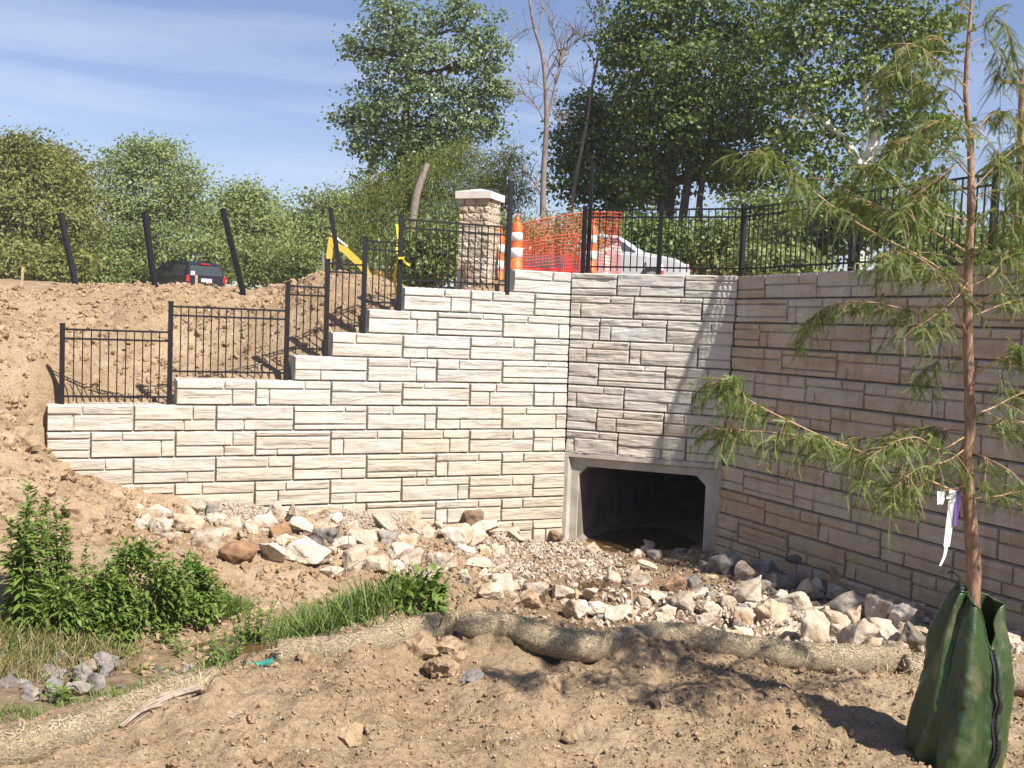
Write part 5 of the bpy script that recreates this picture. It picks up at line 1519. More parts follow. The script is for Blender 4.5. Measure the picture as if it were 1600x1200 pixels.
def build_weeds():
    spec = [(28, 995, 222, 8, 'tallest leafy weed at the left edge with long drooping leaves at its foot', .17, .036, .10),
            (88, 968, 185, 8, 'tall leafy weed with a narrow top, second from the left edge', .13, .030, .10),
            (142, 965, 118, 9, 'shorter leafy weed to the right of the two tall weeds', .10, .024, .18)]
    for i, (x, y, hp, ns, lab, ll, lw, sp) in enumerate(spec):
        p = g2(x, y); weed(p, px2m(hp, p) * 1.08, ns, 60 + i, lab, ll * 1.15, lw * 1.25, sp, dens=2.3)
    for i, (x, y, wpx, hp, n, lab) in enumerate([(150, 985, 62, 112, 2300, 'dense leafy bush right below the second tall weed on the left'),
                                      (215, 978, 78, 122, 3000, 'dense leafy bush in the middle of the weed bank on the left'),
                                      (285, 960, 62, 80, 1700, 'low leafy bush at the right end of the weed bank, nearest the bare soil'),
                                      (85, 1000, 64, 95, 1700, 'low leafy bush at the foot of the two tall weeds'),
                                      (318, 952, 34, 52, 520, 'small loose plant ending the weed bank beside the round grass tuft'),
                                      (175, 1002, 30, 52, 420, 'small leafy plant hanging over the bare soil below the weed bank')]):
        p = g2(x, y); w = px2m(wpx, p); bush(p, w, w * .8, px2m(hp, p), n, 80 + i, lab, 'leaf_weed', .085, .034)
    p = g2(648, 985); bush(p, px2m(50, p), px2m(34, p), px2m(104, p), 620, 90, 'sprawling leafy shrub behind the bend of the straw log', 'leaf_weed', .075, .034)
    for i, (x, y, hp, ns, lab) in enumerate([(255, 1003, 42, 6, 'small green sprout alone on the bare soil below the weed bank'),
                                   (282, 1028, 36, 6, 'small green sprout on the bare soil, lower right of the lone sprout'),
                                   (345, 1050, 76, 14, 'leafy weed standing left of the grass clump above the straw log gap'),
                                   (392, 1022, 92, 20, 'broad leafy weed at the left end of the long grass clump'),
                                   (230, 1052, 26, 4, 'tiny light green plant among the sticks in the ditch'),
                                   (210, 1022, 30, 4, 'little tuft of weed in the bare soil right of the bush'),
                                   (618, 1004, 32, 9, 'light green leafy weed pressed against the short straw log'),
                                   (95, 1092, 40, 8, 'feathery green weed beside the grey stones at lower left'),
                                   (290, 1022, 28, 5, 'small dark green weed halfway down the bare bank')]):
        p = g2(x, y); weed(p, px2m(hp, p), ns, 110 + i, lab, .095, .026, px2m(24, p), dens=1.3)
    # grass: long clump behind the straw log, tuft on the bank, dry grass at lower left
    c = [g2(x, y) for x, y in ((440, 1008), (475, 1004), (520, 998), (560, 988), (600, 980), (500, 972), (545, 960), (455, 985))]
    grass('grass', 5600, blobs([(p[0], p[1], .12, .17, 1) for p in c]), (.10, .34), .0065, 'leaf_grass', 130, 'long fresh grass growing behind the short straw log')
    q = g2(355, 948)
    grass('grass', 900, blobs([(q[0], q[1], .11, .10, 1)]), (.14, .36), .008, 'leaf_grass', 131, 'round tuft of grass on the bare bank right of the weeds')
    c = [g2(x, y) for x, y in ((30, 1030), (80, 1020), (130, 1018), (20, 1060), (60, 1010), (110, 1030), (10, 1010))]
    grass('dry_grass', 1500, blobs([(p[0], p[1], .22, .20, 1) for p in c]), (.16, .46), .007, 'leaf_dry', 132, 'dry yellow green grass at the left edge below the weeds', 1.0)
    grass('grass', 900, blobs([(p[0], p[1], .22, .20, 1) for p in c]), (.12, .36), .007, 'leaf_grass', 133, 'green grass mixed into the dry grass at the left edge')
    c = [g2(x, y) for x, y in ((20, 1115), (60, 1122), (110, 1116), (160, 1104), (10, 1140), (210, 1092), (250, 1084), (290, 1076))]
    grass('grass', 1300, blobs([(p[0], p[1], .16, .10, 1) for p in c]), (.06, .18), .006, 'leaf_grass', 134, 'grass growing along the back of the near straw log')
    c = [g2(x, y) for x, y in ((140, 1010), (170, 1040), (230, 1030), (300, 1000))]
    grass('dry_grass', 260, blobs([(p[0], p[1], .2, .2, 1) for p in c]), (.10, .28), .005, 'leaf_dry', 135, 'thin dry stalks lying over the ditch soil', 1.4)
    # sparse bare stalks among the riprap
    p = g2(540, 905)
    root = tag(empty('dead_sprig', tuple(p)), 'leafless dead sprig standing in front of the riprap below the standing white stone', 'sprig')
    for a, b, e in (((0, 0, 0), (.01, 0, .3), (.03, 0, .62)), ((0, 0, 0), (-.03, .02, .2), (-.10, .02, .42)), ((0, 0, 0), (.08, 0, .12), (.25, .02, .05)), ((0, 0, 0), (.12, 0, .2), (.30, 0, .28))):
        mb = MB(); mb.tube(bezier([a, b, e], 9), np.linspace(.009, .004, 9), 4); mb.build('twig', MAT['grey_wood'], root)
build_weeds()
# ------------------------------------------------------------------ trees
def limb(mb, a, b, r0, r1, r, wob=.08, n=9, seg=6):
    a = np.array(a, float); b = np.array(b, float); L = np.linalg.norm(b - a)
    k = [a]
    for f in (.33, .66): k.append(a + (b - a) * f + r.normal(0, wob * L * .5, 3) * [1, 1, .5])
    k.append(b); P = bezier(k, n)
    mb.tube(P, np.linspace(r0, r1, n), seg); return P
def tree(name, base, lobes, mat, bark, seed, label, group=None, leaf=.16, per=16, clump=.42, dens=1.0, trunk_r=.22, trunk=None, cat='tree', shape=1.0, hollow=.35, tone_bias=0.0, droop=0.0, elong=.62, spread=1.0, limbs=True):
    """lobes: (x, y, z, rx, ry, rz, number of leaf clumps), in world space; base: foot of the trunk"""
    r = np.random.default_rng(seed)
    base = np.array(base, float)
    root = tag(empty(name, tuple(base)), label, cat, group)
    mb = MB()
    lob = np.array([l[:6] for l in lobes], float)
    if trunk is None:
        top = lob[np.argmax(lob[:, 2])][:3].copy()
        mid = base + (top - base) * .5; mid[:2] = base[:2] + (lob[:, :2].mean(0) - base[:2]) * .3
        trunk = [base - [0, 0, .3], mid, top]
    TP = bezier(trunk, 16); mb.tube(TP - base, np.linspace(trunk_r, trunk_r * .22, 16), 8)
    Cs = []; lobe_i = []
    for li, l in enumerate(lobes):
        c = np.array(l[:3]); R = np.array(l[3:6]); n = max(3, int(l[6] * dens))
        d = unit(r.normal(0, 1, (n, 3)))
        q = (hollow + (1 - hollow) * r.random(n) ** .6)[:, None]
        lump = 1 + .28 * vnoise3(d[:, 0] * 2 + seed + li, d[:, 1] * 2, d[:, 2] * 2)[:, None]
        Cs.append(c + d * R * q * lump); lobe_i += [li] * n
        if limbs:
            i = int(np.clip(np.searchsorted(TP[:, 2], c[2] - R[2] * 1.0), 3, 13))
            P = limb(mb, TP[i] - base, c - base, trunk_r * .45 * (1 - i / 22), trunk_r * .12, r)
            for k in range(7):
                j = r.integers(0, n); limb(mb, P[r.integers(3, 8)], Cs[-1][j] - base, trunk_r * .13, .012, r, .1, 6, 4)
    Cs = np.concatenate(Cs) - base
    n = len(Cs); m = per
    cl = clump * r.uniform(.6, 1.35, n)
    B = Cs[:, None] + r.normal(0, 1, (n, m, 3)) * cl[:, None, None] * np.array([1, 1, .42]) * .6
    if droop: B[..., 2] -= np.abs(r.normal(0, droop, (n, m)))
    B = B.reshape(-1, 3)
    N_ = len(B)
    cen = lob[:, :3].mean(0) - base; ext = lob[:, :3].std(0) + lob[:, 3:6].mean(0)
    lc = (lob[np.array(lobe_i), :3] - base); ou = unit((Cs - lc) / lob[np.array(lobe_i), 3:6] + .35 * (Cs - cen) / ext)
    nd = unit(r.normal(0, .62, (N_, 3)) + np.repeat(ou, m, 0) * .75 + np.array([0, 0, .45]))         # leaf facing: outwards and up
    u = unit(np.cross(nd, r.normal(0, 1, (N_, 3)) + (np.array([0, 0, 2.5]) if droop else 0)))
    v = np.cross(nd, u)
    if droop: u, v = np.where(np.abs(u[:, 2:]) > np.abs(v[:, 2:]), u, v), np.where(np.abs(u[:, 2:]) > np.abs(v[:, 2:]), v, u)
    s = leaf * r.uniform(.6, 1.3, N_)[:, None]
    cup = nd * s * .14
    V = np.stack([B - u * s * .5, B + v * s * elong * .5 + cup - u * s * .06, B + u * s * .5, B - v * s * elong * .5 + cup - u * s * .06], 1).reshape(-1, 3)
    i = np.arange(N_)[:, None] * 4
    F = np.concatenate([i + [[0, 1, 2]], i + [[0, 2, 3]]])
    tn = np.clip(.46 + tone_bias + .15 * r.normal(0, 1, N_) + np.repeat(.12 * r.normal(0, 1, n), m), 0, 1)
    mb.build('trunk', MAT[bark], root, True)
    mobj('crown', V, F, MAT[mat], root, False, np.r_[tn, tn])
    return root
def W(px, py, d): return at(px, py, d)
def ell(px, py, d, rx, ry, n, depth=None):
    """a lobe of crown by its outline in the picture at distance d (radii in pixels)"""
    c = at(px, py, d); k = d / FPX
    return (c[0], c[1], c[2], rx * k, (depth if depth else (rx + ry) * .5 * k), ry * k, n)
PLZ = 2.3
def foot(px, d, z=None):
    p = at(px, 440, d); return (p[0], d, PLZ if z is None else z)

def build_trees():
    # left woodland edge
    d = 52
    tree('broadleaf_tree', foot(45, d), [ell(25, 266, d, 56, 42, 130), ell(-25, 310, d, 60, 66, 120), ell(78, 300, d-1, 50, 56, 140), ell(20, 350, d-2, 85, 62, 170), ell(95, 370, d-2, 50, 60, 130), ell(40, 228, d, 26, 16, 34)],
         'leaf_olive', 'bark', 201, 'olive green broad tree filling the left edge of the woodland', 'woodland trees beyond the earth bank', .21, 32, 1.05, 1.1, .28, hollow=.5)
    d = 56
    tree('broadleaf_tree', foot(112, d), [ell(95, 268, d, 28, 36, 80), ell(108, 306, d, 22, 44, 80), ell(112, 378, d-1, 40, 60, 140), ell(78, 250, d, 20, 18, 30)],
         'leaf_olive', 'bark', 202, 'rounded olive tree second from the left in the woodland', 'woodland trees beyond the earth bank', .21, 32, 1.0, 1.05, .25, hollow=.5)
    d = 58
    tree('broadleaf_tree', foot(238, d), [ell(236, 254, d, 36, 34, 80), ell(184, 264, d, 28, 28, 50), ell(290, 280, d, 28, 30, 52), ell(232, 312, d, 76, 44, 170), ell(188, 340, d-1, 34, 54, 90), ell(285, 335, d, 38, 46, 96), ell(252, 230, d, 26, 14, 26), ell(206, 232, d, 18, 14, 16)],
         'leaf_light', 'dead_bark', 203, 'light green spreading tree with visible pale trunks behind the dark van', 'woodland trees beyond the earth bank', .20, 30, .95, .95, .26, hollow=.45)
    d = 54
    tree('broadleaf_tree', foot(200, d), [ell(180, 400, d, 60, 46, 150), ell(255, 388, d, 52, 42, 140), ell(215, 425, d-1, 66, 30, 120)],
         'leaf_mid', 'bark', 204, 'low bushy tree directly behind the front of the dark van', 'woodland trees beyond the earth bank', .20, 30, .9, 1.0, .18, hollow=.45)
    d = 57
    tree('broadleaf_tree', foot(385, d), [ell(368, 312, d, 26, 22, 44), ell(406, 320, d, 24, 28, 50), ell(388, 292, d, 12, 10, 10), ell(380, 345, d, 56, 42, 150), ell(352, 360, d-1, 30, 44, 80), ell(420, 375, d-1, 34, 50, 120), ell(375, 400, d-1, 70, 44, 180)],
         'leaf_light', 'dead_bark', 205, 'smaller light green tree right of the tallest woodland tree, behind the third leaning post', 'woodland trees beyond the earth bank', .20, 30, .9, .95, .2, hollow=.45)
    d = 62
    tree('broadleaf_tree', foot(500, d), [ell(520, 330, d, 36, 20, 56), ell(470, 356, d, 40, 30, 84), ell(488, 312, d, 12, 12, 12), ell(535, 312, d, 14, 10, 12), ell(545, 345, d, 44, 46, 120), ell(500, 380, d-1, 80, 50, 200), ell(455, 400, d-1, 34, 40, 110), ell(560, 400, d-1, 48, 44, 120)],
         'leaf_mid', 'bark', 206, 'hazy green tree behind the yellow digger arm', 'woodland trees beyond the earth bank', .21, 32, 1.0, 1.0, .22, hollow=.45, tone_bias=.1)
    # shrubs along the foot of the wood
    for i, (px, py, d, rx, ry, mt, lab) in enumerate([(20, 412, 46, 60, 40, 'leaf_olive', 'scrubby olive bush at the left end of the wood edge'), (95, 420, 45, 44, 32, 'leaf_olive', 'scrubby bush behind the first leaning post'),
                                           (150, 424, 50, 36, 30, 'leaf_mid', 'green bush between the first and second leaning posts'), (320, 405, 53, 44, 44, 'leaf_light', 'light green bush behind the tail of the dark van'),
                                           (412, 415, 52, 44, 40, 'leaf_mid', 'dark green bush between the third and fourth leaning posts'), (470, 425, 48, 40, 32, 'leaf_mid', 'green bush left of the yellow digger arm')]):
        tree('bush', foot(px, d), [ell(px, py, d, rx, ry, 150)], mt, 'bark', 220 + i, lab, 'bushes along the wood edge', .22, 18, .75, 1.0, .08, cat='bush', hollow=.4)
    # tall cottonwood in the middle
    d = 40
    L = [ell(640, 45, d, 62, 48, 120), ell(735, 40, d, 52, 34, 70), ell(590, 75, d, 48, 34, 70), ell(660, 105, d-.5, 90, 52, 230), ell(760, 95, d, 40, 46, 80), ell(575, 165, d, 46, 34, 80), ell(650, 185, d-.5, 90, 58, 230),
         ell(740, 180, d, 56, 54, 130), ell(570, 215, d, 46, 34, 80), ell(640, 250, d-.5, 70, 40, 150), ell(765, 140, d, 34, 28, 50), ell(610, 10, d, 34, 24, 40), ell(720, 8, d, 30, 16, 34), ell(540, 190, d, 22, 14, 18), ell(600, 290, d, 52, 40, 90), ell(690, 240, d, 50, 36, 90), ell(545, 75, d, 20, 18, 16), ell(788, 145, d, 18, 16, 14), ell(770, 190, d, 26, 20, 24)]
    tb = foot(648, d)
    tree('cottonwood_tree', tb, L, 'leaf_cotton', 'bark', 230, 'tall open crowned cottonwood tree rising above everything left of the bare dead tree', None, .15, 18, .44, .74, .30, [np.array(tb) - [0, 0, .3], W(640, 300, d), W(632, 210, d), W(640, 110, d), W(650, 20, d)], hollow=.3, elong=.85)
    # feathery willows and scrub behind the pillar
    d = 34
    tb = foot(640, d)
    tree('willow_tree', tb, [ell(665, 275, d, 46, 34, 120), ell(620, 320, d, 46, 50, 130), ell(680, 330, d, 56, 56, 170), ell(650, 385, d-1, 70, 50, 190), ell(585, 290, d, 26, 30, 50), ell(575, 350, d, 40, 46, 110)],
         'leaf_willow', 'dead_bark', 231, 'feathery yellow green willow left of the stone pillar', None, .15, 22, .6, 1.1, .12, droop=.22, elong=.22, hollow=.3, tone_bias=.06)
    d = 35
    tb = foot(775, d)
    tree('willow_tree', tb, [ell(745, 270, d, 46, 36, 110), ell(790, 265, d, 36, 36, 70), ell(740, 330, d, 60, 50, 150), ell(800, 300, d, 34, 30, 60), ell(720, 235, d, 30, 22, 40), ell(770, 380, d-1, 60, 50, 130), ell(800, 235, d, 14, 22, 22)],
         'leaf_willow', 'dead_bark', 232, 'feathery yellow green willow behind and right of the stone pillar', None, .15, 21, .55, 1.0, .12, droop=.22, elong=.22, hollow=.3, tone_bias=.1)
    d = 30
    for i, (px, py, rx, ry, lab) in enumerate([(655, 405, 40, 44, 'dark green bush behind the fence left of the stone pillar'), (690, 395, 56, 50, 'dense green bush directly behind the stone pillar'), (800, 385, 36, 46, 'green bush behind the tall traffic tube beside the pillar')]):
        tree('bush', foot(px, d), [ell(px, py, d, rx, ry, 210)], 'leaf_mid', 'bark', 240 + i, lab, 'bushes behind the pillar', .15, 18, .5, 1.0, .06, cat='bush', hollow=.35)
    # broken pale trunk leaning in the willow
    mb = MB(); mb.tube(bezier([W(636, 420, 32.5), W(648, 320, 32.5), W(657, 285, 32.6), W(668, 256, 32.7)], 12), np.linspace(.15, .10, 12), 8)
    tag(mb.build('broken_trunk', MAT['dead_bark'], None, True), 'pale broken tree trunk leaning right inside the left willow', 'dead trunk')
    # bare dead trees
    def dead(pts, rad, twigs, seed, lab, mat):
        r = np.random.default_rng(seed); d = pts[0][2]
        root = tag(empty('dead_tree'), lab, 'dead tree')
        mb = MB(); P = bezier([W(*p) for p in pts], 30); mb.tube(P, np.linspace(rad * .62, rad * .2, 30), 8); mb.build('trunk', MAT[mat], root, True)
        for tw, tr in twigs:
            mb = MB(); Q = bezier([W(x, y, d) for x, y in tw], 14); mb.tube(Q, np.linspace(tr * .6, tr * .2, 14), 6)
            for k in range(int(5 + 4 * len(tw))):
                i = r.integers(3, 13); e = Q[i] + unit(unit(Q[min(i + 1, 13)] - Q[i - 1]) + r.normal(0, .7, 3) + [0, 0, .35]) * r.uniform(.25, .9)
                mb.tube(bezier([Q[i], (Q[i] + e) / 2 + r.normal(0, .05, 3), e], 5), np.linspace(tr * .3, .006, 5), 3)
            mb.build('branch', MAT[mat], root, True)
    d = 31
    dead([(846, 430, d), (848, 330, d), (850, 260, d), (854, 190, d), (852, 130, d), (846, 80, d), (834, 40, d), (824, -20, d)], .17,
         [([(853, 190), (862, 160), (868, 130), (876, 95), (880, 80)], .10), ([(876, 95), (888, 75), (905, 60), (930, 48)], .045), ([(876, 95), (868, 60), (860, 30), (845, 10)], .04), ([(851, 140), (858, 110), (864, 100)], .03), ([(850, 190), (838, 165), (820, 148), (805, 143)], .045), ([(848, 140), (835, 130), (824, 127)], .025), ([(836, 42), (820, 48), (803, 60)], .03), ([(840, 60), (846, 20), (850, -10)], .03), ([(851, 110), (862, 85), (885, 65), (898, 52)], .035), ([(862, 170), (872, 180), (875, 192)], .035)],
         251, 'bare dead tree with a forked pale trunk against the sky in the middle', 'dead_bark')
    dead([(884, 430, d + 1), (892, 330, d + 1), (908, 240, d + 1), (918, 190, d + 1), (926, 130, d + 1), (937, 70, d + 1), (942, -30, d + 1)], .13,
         [([(930, 110), (922, 75), (905, 55), (893, 45)], .035), ([(938, 60), (925, 20), (912, -5)], .035), ([(924, 145), (910, 130), (905, 128)], .02), ([(862, 430), (856, 340), (835, 285), (812, 262)], .07)],
         252, 'thin bare dead trunk leaning right in front of the dark maple', 'dead_bark')
    # dark maples on the right
    d = 31
    tb = foot(1040, d)
    L = [ell(1010, 30, d, 70, 50, 150), ell(1100, 20, d, 70, 56, 150), ell(1180, 30, d, 56, 60, 120), ell(990, 100, d, 56, 50, 140), ell(1070, 110, d-1, 80, 60, 230), ell(1160, 120, d, 60, 60, 150), ell(1010, 170, d, 60, 46, 150), ell(1090, 190, d-1, 80, 50, 210), ell(1180, 200, d, 56, 56, 140), ell(1030, 235, d, 60, 40, 120), ell(1120, 260, d, 70, 46, 150), ell(1060, -50, d, 110, 50, 180), ell(965, 60, d, 24, 40, 40), ell(1010, 290, d, 50, 34, 80), ell(1190, 275, d, 50, 40, 100)]
    tree('maple_tree', tb, L, 'leaf_dark', 'bark', 261, 'huge dark maple tree behind the road fence right of the dead trees', None, .145, 24, .50, .56, .34, [np.array(tb) - [0, 0, .3], W(1040, 330, d), W(1050, 220, d), W(1062, 100, d), W(1070, -20, d)], hollow=.3, elong=.8)
    d = 33
    tb = foot(985, d)
    tree('maple_tree', tb, [ell(915, 175, d, 36, 30, 80), ell(900, 215, d, 40, 30, 90), ell(940, 240, d, 56, 40, 130), ell(965, 190, d, 40, 40, 100), ell(890, 255, d, 30, 20, 45), ell(985, 280, d, 60, 46, 130), ell(920, 290, d, 50, 30, 80), ell(955, 340, d, 60, 40, 110)],
         'leaf_dark', 'bark', 262, 'smaller dark maple left of the huge one, behind the tall free standing post', None, .145, 24, .50, .62, .2, hollow=.3, elong=.8)
    # several bare stems of the maple group
    for i, (x0, x1, x2, rr_, lab) in enumerate([(1062, 1068, 1088, .16, 'straight dark tree trunk beside the trunk of the huge maple'), (1098, 1092, 1110, .12, 'slim dark tree trunk right of the huge maple trunk')]):
        mb = MB(); mb.tube(bezier([W(x0, 440, 30.4), W(x1, 330, 30.4), W(x2, 210, 30.6), W(x2 + 14, 130, 30.8)], 14), np.linspace(rr_, rr_ * .5, 14), 8)
        tag(mb.build('tree_trunk', MAT['bark'], None, True), lab, 'tree trunk')
    # sycamore with white limbs
    d = 28
    tb = foot(1342, d)
    root_l = [ell(1230, 60, d, 50, 60, 110), ell(1300, 40, d, 60, 60, 120), ell(1390, 30, d, 66, 50, 130), ell(1450, 60, d, 50, 44, 90), ell(1250, 140, d, 56, 44, 100), ell(1340, 120, d, 56, 50, 100), ell(1420, 125, d, 50, 40, 80), ell(1240, 215, d, 40, 40, 70), ell(1310, 190, d, 44, 34, 60), ell(1400, 190, d, 56, 36, 80), ell(1290, 255, d, 40, 26, 46), ell(1420, 250, d, 44, 40, 70), ell(1350, 290, d, 60, 30, 60), ell(1380, -30, d, 90, 40, 110), ell(1260, -20, d, 70, 40, 90), ell(1480, 30, d, 28, 20, 26), ell(1470, 200, d, 36, 40, 46)]
    syc = tree('sycamore_tree', tb, root_l, 'leaf_dark', 'sycamore', 263, 'open sycamore tree with white mottled limbs behind the sapling', None, .15, 18, .48, .52, .30, [np.array(tb) - [0, 0, .3], W(1343, 330, d), W(1346, 265, d), W(1352, 255, d)], hollow=.15, elong=.85, limbs=False, tone_bias=.06)
    r = np.random.default_rng(3)
    for pts, ra in [([(1350, 262), (1366, 220), (1374, 180), (1388, 140), (1402, 80), (1400, 20)], .17), ([(1346, 262), (1325, 228), (1300, 200), (1270, 180), (1250, 155), (1240, 120)], .13), ([(1368, 215), (1350, 150), (1352, 100), (1346, 60), (1362, 40), (1362, -10)], .10), ([(1345, 300), (1348, 260), (1350, 255)], .22),
                    ([(1300, 200), (1276, 160), (1262, 140), (1250, 100)], .07), ([(1376, 180), (1360, 165), (1352, 160)], .05), ([(1352, 100), (1360, 60), (1358, 10)], .05), ([(1380, 165), (1412, 150), (1440, 120)], .05), ([(1260, 176), (1235, 184), (1205, 178)], .04), ([(1346, 250), (1348, 215), (1345, 190)], .05), ([(1372, 215), (1400, 190), (1430, 165)], .035), ([(1400, 40), (1420, 10), (1425, -20)], .05), ([(1240, 115), (1300, 20), (1290, 0)], .03)]:
        mb = MB(); mb.tube(bezier([W(x, y, d) for x, y in pts], 18) - np.array(tb), np.linspace(ra, ra * .45, 18), 7)
        mb.build('limb', MAT['sycamore'], syc, True)
    # understorey behind the road fence
    for i, (px, py, d, rx, ry, mt, lab) in enumerate([(1010, 380, 27, 50, 46, 'leaf_dark', 'dark bush behind the road fence left of the maple trunk'), (1120, 385, 27, 60, 44, 'leaf_mid', 'sunlit bush behind the road fence right of the maple trunks'),
                                           (1190, 350, 28, 60, 50, 'leaf_mid', 'tall leafy bush behind the fence corner post'), (1260, 370, 25, 60, 50, 'leaf_mid', 'leafy bush behind the right fence near the corner'),
                                           (1340, 340, 24, 60, 46, 'leaf_dark', 'dark bush at the foot of the sycamore'), (1430, 350, 24, 56, 40, 'leaf_mid', 'bush behind the right fence, half hidden by the sapling'), (1210, 415, 23, 66, 24, 'leaf_light', 'low light green bush behind the bottom rail of the right fence'),
                                           (1500, 395, 22, 60, 36, 'leaf_mid', 'bush behind the right fence directly behind the sapling trunk'), (1590, 392, 22, 50, 40, 'leaf_mid', 'bush behind the right fence at the right edge below the pole')]):
        tree('bush', foot(px, d), [ell(px, py, d, rx, ry, 210)], mt, 'bark', 270 + i, lab, 'bushes behind the road fence', .13, 17, .48, 1.0, .07, cat='bush', hollow=.3, elong=.8)
    # dry orange-brown scrub seen through the net
    tree('bush', foot(850, 24), [ell(845, 385, 24, 44, 40, 150), ell(895, 365, 24.5, 40, 40, 130)], 'leaf_dry', 'bark', 281, 'dry yellowish scrub behind the orange net', None, .10, 17, .42, 1.0, .06, cat='bush', hollow=.3, elong=.5)
    # utility pole
    d = 39
    root = tag(empty('utility_pole'), 'wooden utility pole with a crossarm at the right edge behind the sapling', 'utility pole')
    a = W(1588, 480, d); b = W(1598, 108, d)
    mb = MB(); mb.tube([a, b], [.17, .125], 12); mb.build('pole', MAT['pole_wood'], root, True)
    c = W(1597.5, 131, d)
    mb = MB(); mb.box((c[0] - .98, d - .22, c[2] - .06), (c[0] + .98, d - .13, c[2] + .06)); mb.build('crossarm', MAT['pole_wood'], root)
    for s in (-1, 1):
        mb = MB(); mb.bar((c[0] + s * .62, d - .2, c[2] - .06), (c[0], d - .16, c[2] - .55), .035, .02); mb.build('brace', MAT['pole_wood'], root)
    for x in (-.92, -.4, .45, .92):
        mb = MB(); mb.tube([(c[0] + x, d - .17, c[2] + .06), (c[0] + x, d - .17, c[2] + .13), (c[0] + x, d - .17, c[2] + .15), (c[0] + x, d - .17, c[2] + .22)], [.018, .02, .045, .035], 8); mb.build('insulator', MAT['steel'], root)
    mb = MB(); mb.tube([b, b + [0, 0, .25]], [.02, .012], 6); mb.build('pole_pin', MAT['steel'], root)
    for k, (x0, x1, y1, lab) in enumerate([(-.92, 9.0, -.2, 'power line running up right from the left end of the crossarm'), (.92, 12, .6, 'power line running off the right end of the crossarm')]):
        p = np.array([c[0] + x0, d - .17, c[2] + .22]); q = p + [x1, -14, 4.2 + y1]
        mb = MB(); mb.tube(bezier([p, (p + q) / 2 - [0, 0, .35], q], 14), .012, 4); tag(mb.build('power_line', MAT['zip']), lab, 'wire')
    p = np.array([c[0] - .92, d - .17, c[2] - .06]); q = np.array(W(1556, 300, d)); mb = MB(); mb.tube(bezier([p, (p + q) / 2 + [.05, 0, 0], q], 8), .010, 4); tag(mb.build('hanging_wire', MAT['zip']), 'thin wire hanging down from the left end of the crossarm', 'wire')
build_trees()
# ------------------------------------------------------------------ traffic tubes, orange net
def revolve(prof, n=20):
    P = np.array(prof, float); a = np.arange(n) * 2 * PI / n
    V = np.stack([P[:, 0][:, None] * np.cos(a), P[:, 0][:, None] * np.sin(a), np.repeat(P[:, 1][:, None], n, 1)], -1).reshape(-1, 3)
    i = np.arange(len(P) - 1)[:, None] * n; j = np.arange(n)[None]; k = (j + 1) % n
    return V, np.stack([i + j, i + k, i + n + k, i + n + j], -1).reshape(-1, 4)
def traffic_tube(p, label, h=1.15, lean=(0, 0)):
    root = tag(empty('traffic_tube', tuple(p)), label, 'traffic tube', 'orange and white traffic tubes by the net')
    root.rotation_euler = (lean[0], lean[1], 0)
    s = h / 1.15
    mb = MB()
    c = np.array([[math.cos(a), math.sin(a)] for a in np.arange(8) * PI / 4 + PI / 8])
    mb.add(np.r_[np.c_[c * .24, np.zeros(8)], np.c_[c * .24, np.full(8, .035)], np.c_[c * .14, np.full(8, .06)]], [[i, (i + 1) % 8, 8 + (i + 1) % 8, 8 + i] for i in range(8)] + [[8 + i, 8 + (i + 1) % 8, 16 + (i + 1) % 8, 16 + i] for i in range(8)])
    mb.add(np.c_[c * .14, np.full(8, .06)], [[0, i, i + 1] for i in range(1, 7)])
    mb.build('rubber_base', MAT['rubber'], root)
    prof = [(.125, .06), (.118, .30), (.113, .302), (.105, .62), (.098, .80), (.092, .95), (.07, .985), (.045, 1.0), (.04, 1.03), (.05, 1.045), (.05, 1.06), (.03, 1.075), (.025, 1.12), (.032, 1.14), (.0, 1.15)]
    V, F = revolve([(x, z * s) for x, z in prof]); mobj('tube_body', V, F, MAT['orange'], root, True)
    for z0, z1 in ((.36, .53), (.66, .81)):
        r0 = np.interp(z0, [.30, .62, .80, .95], [.1135, .105, .098, .092]) + .004; r1 = np.interp(z1, [.30, .62, .80, .95], [.1135, .105, .098, .092]) + .004
        V, F = revolve([(r0 - .006, z0 * s), (r0, z0 * s + .001), (r1, z1 * s - .001), (r1 - .006, z1 * s)]); mobj('white_band', V, F, MAT['white_band'], root, True)
    return root
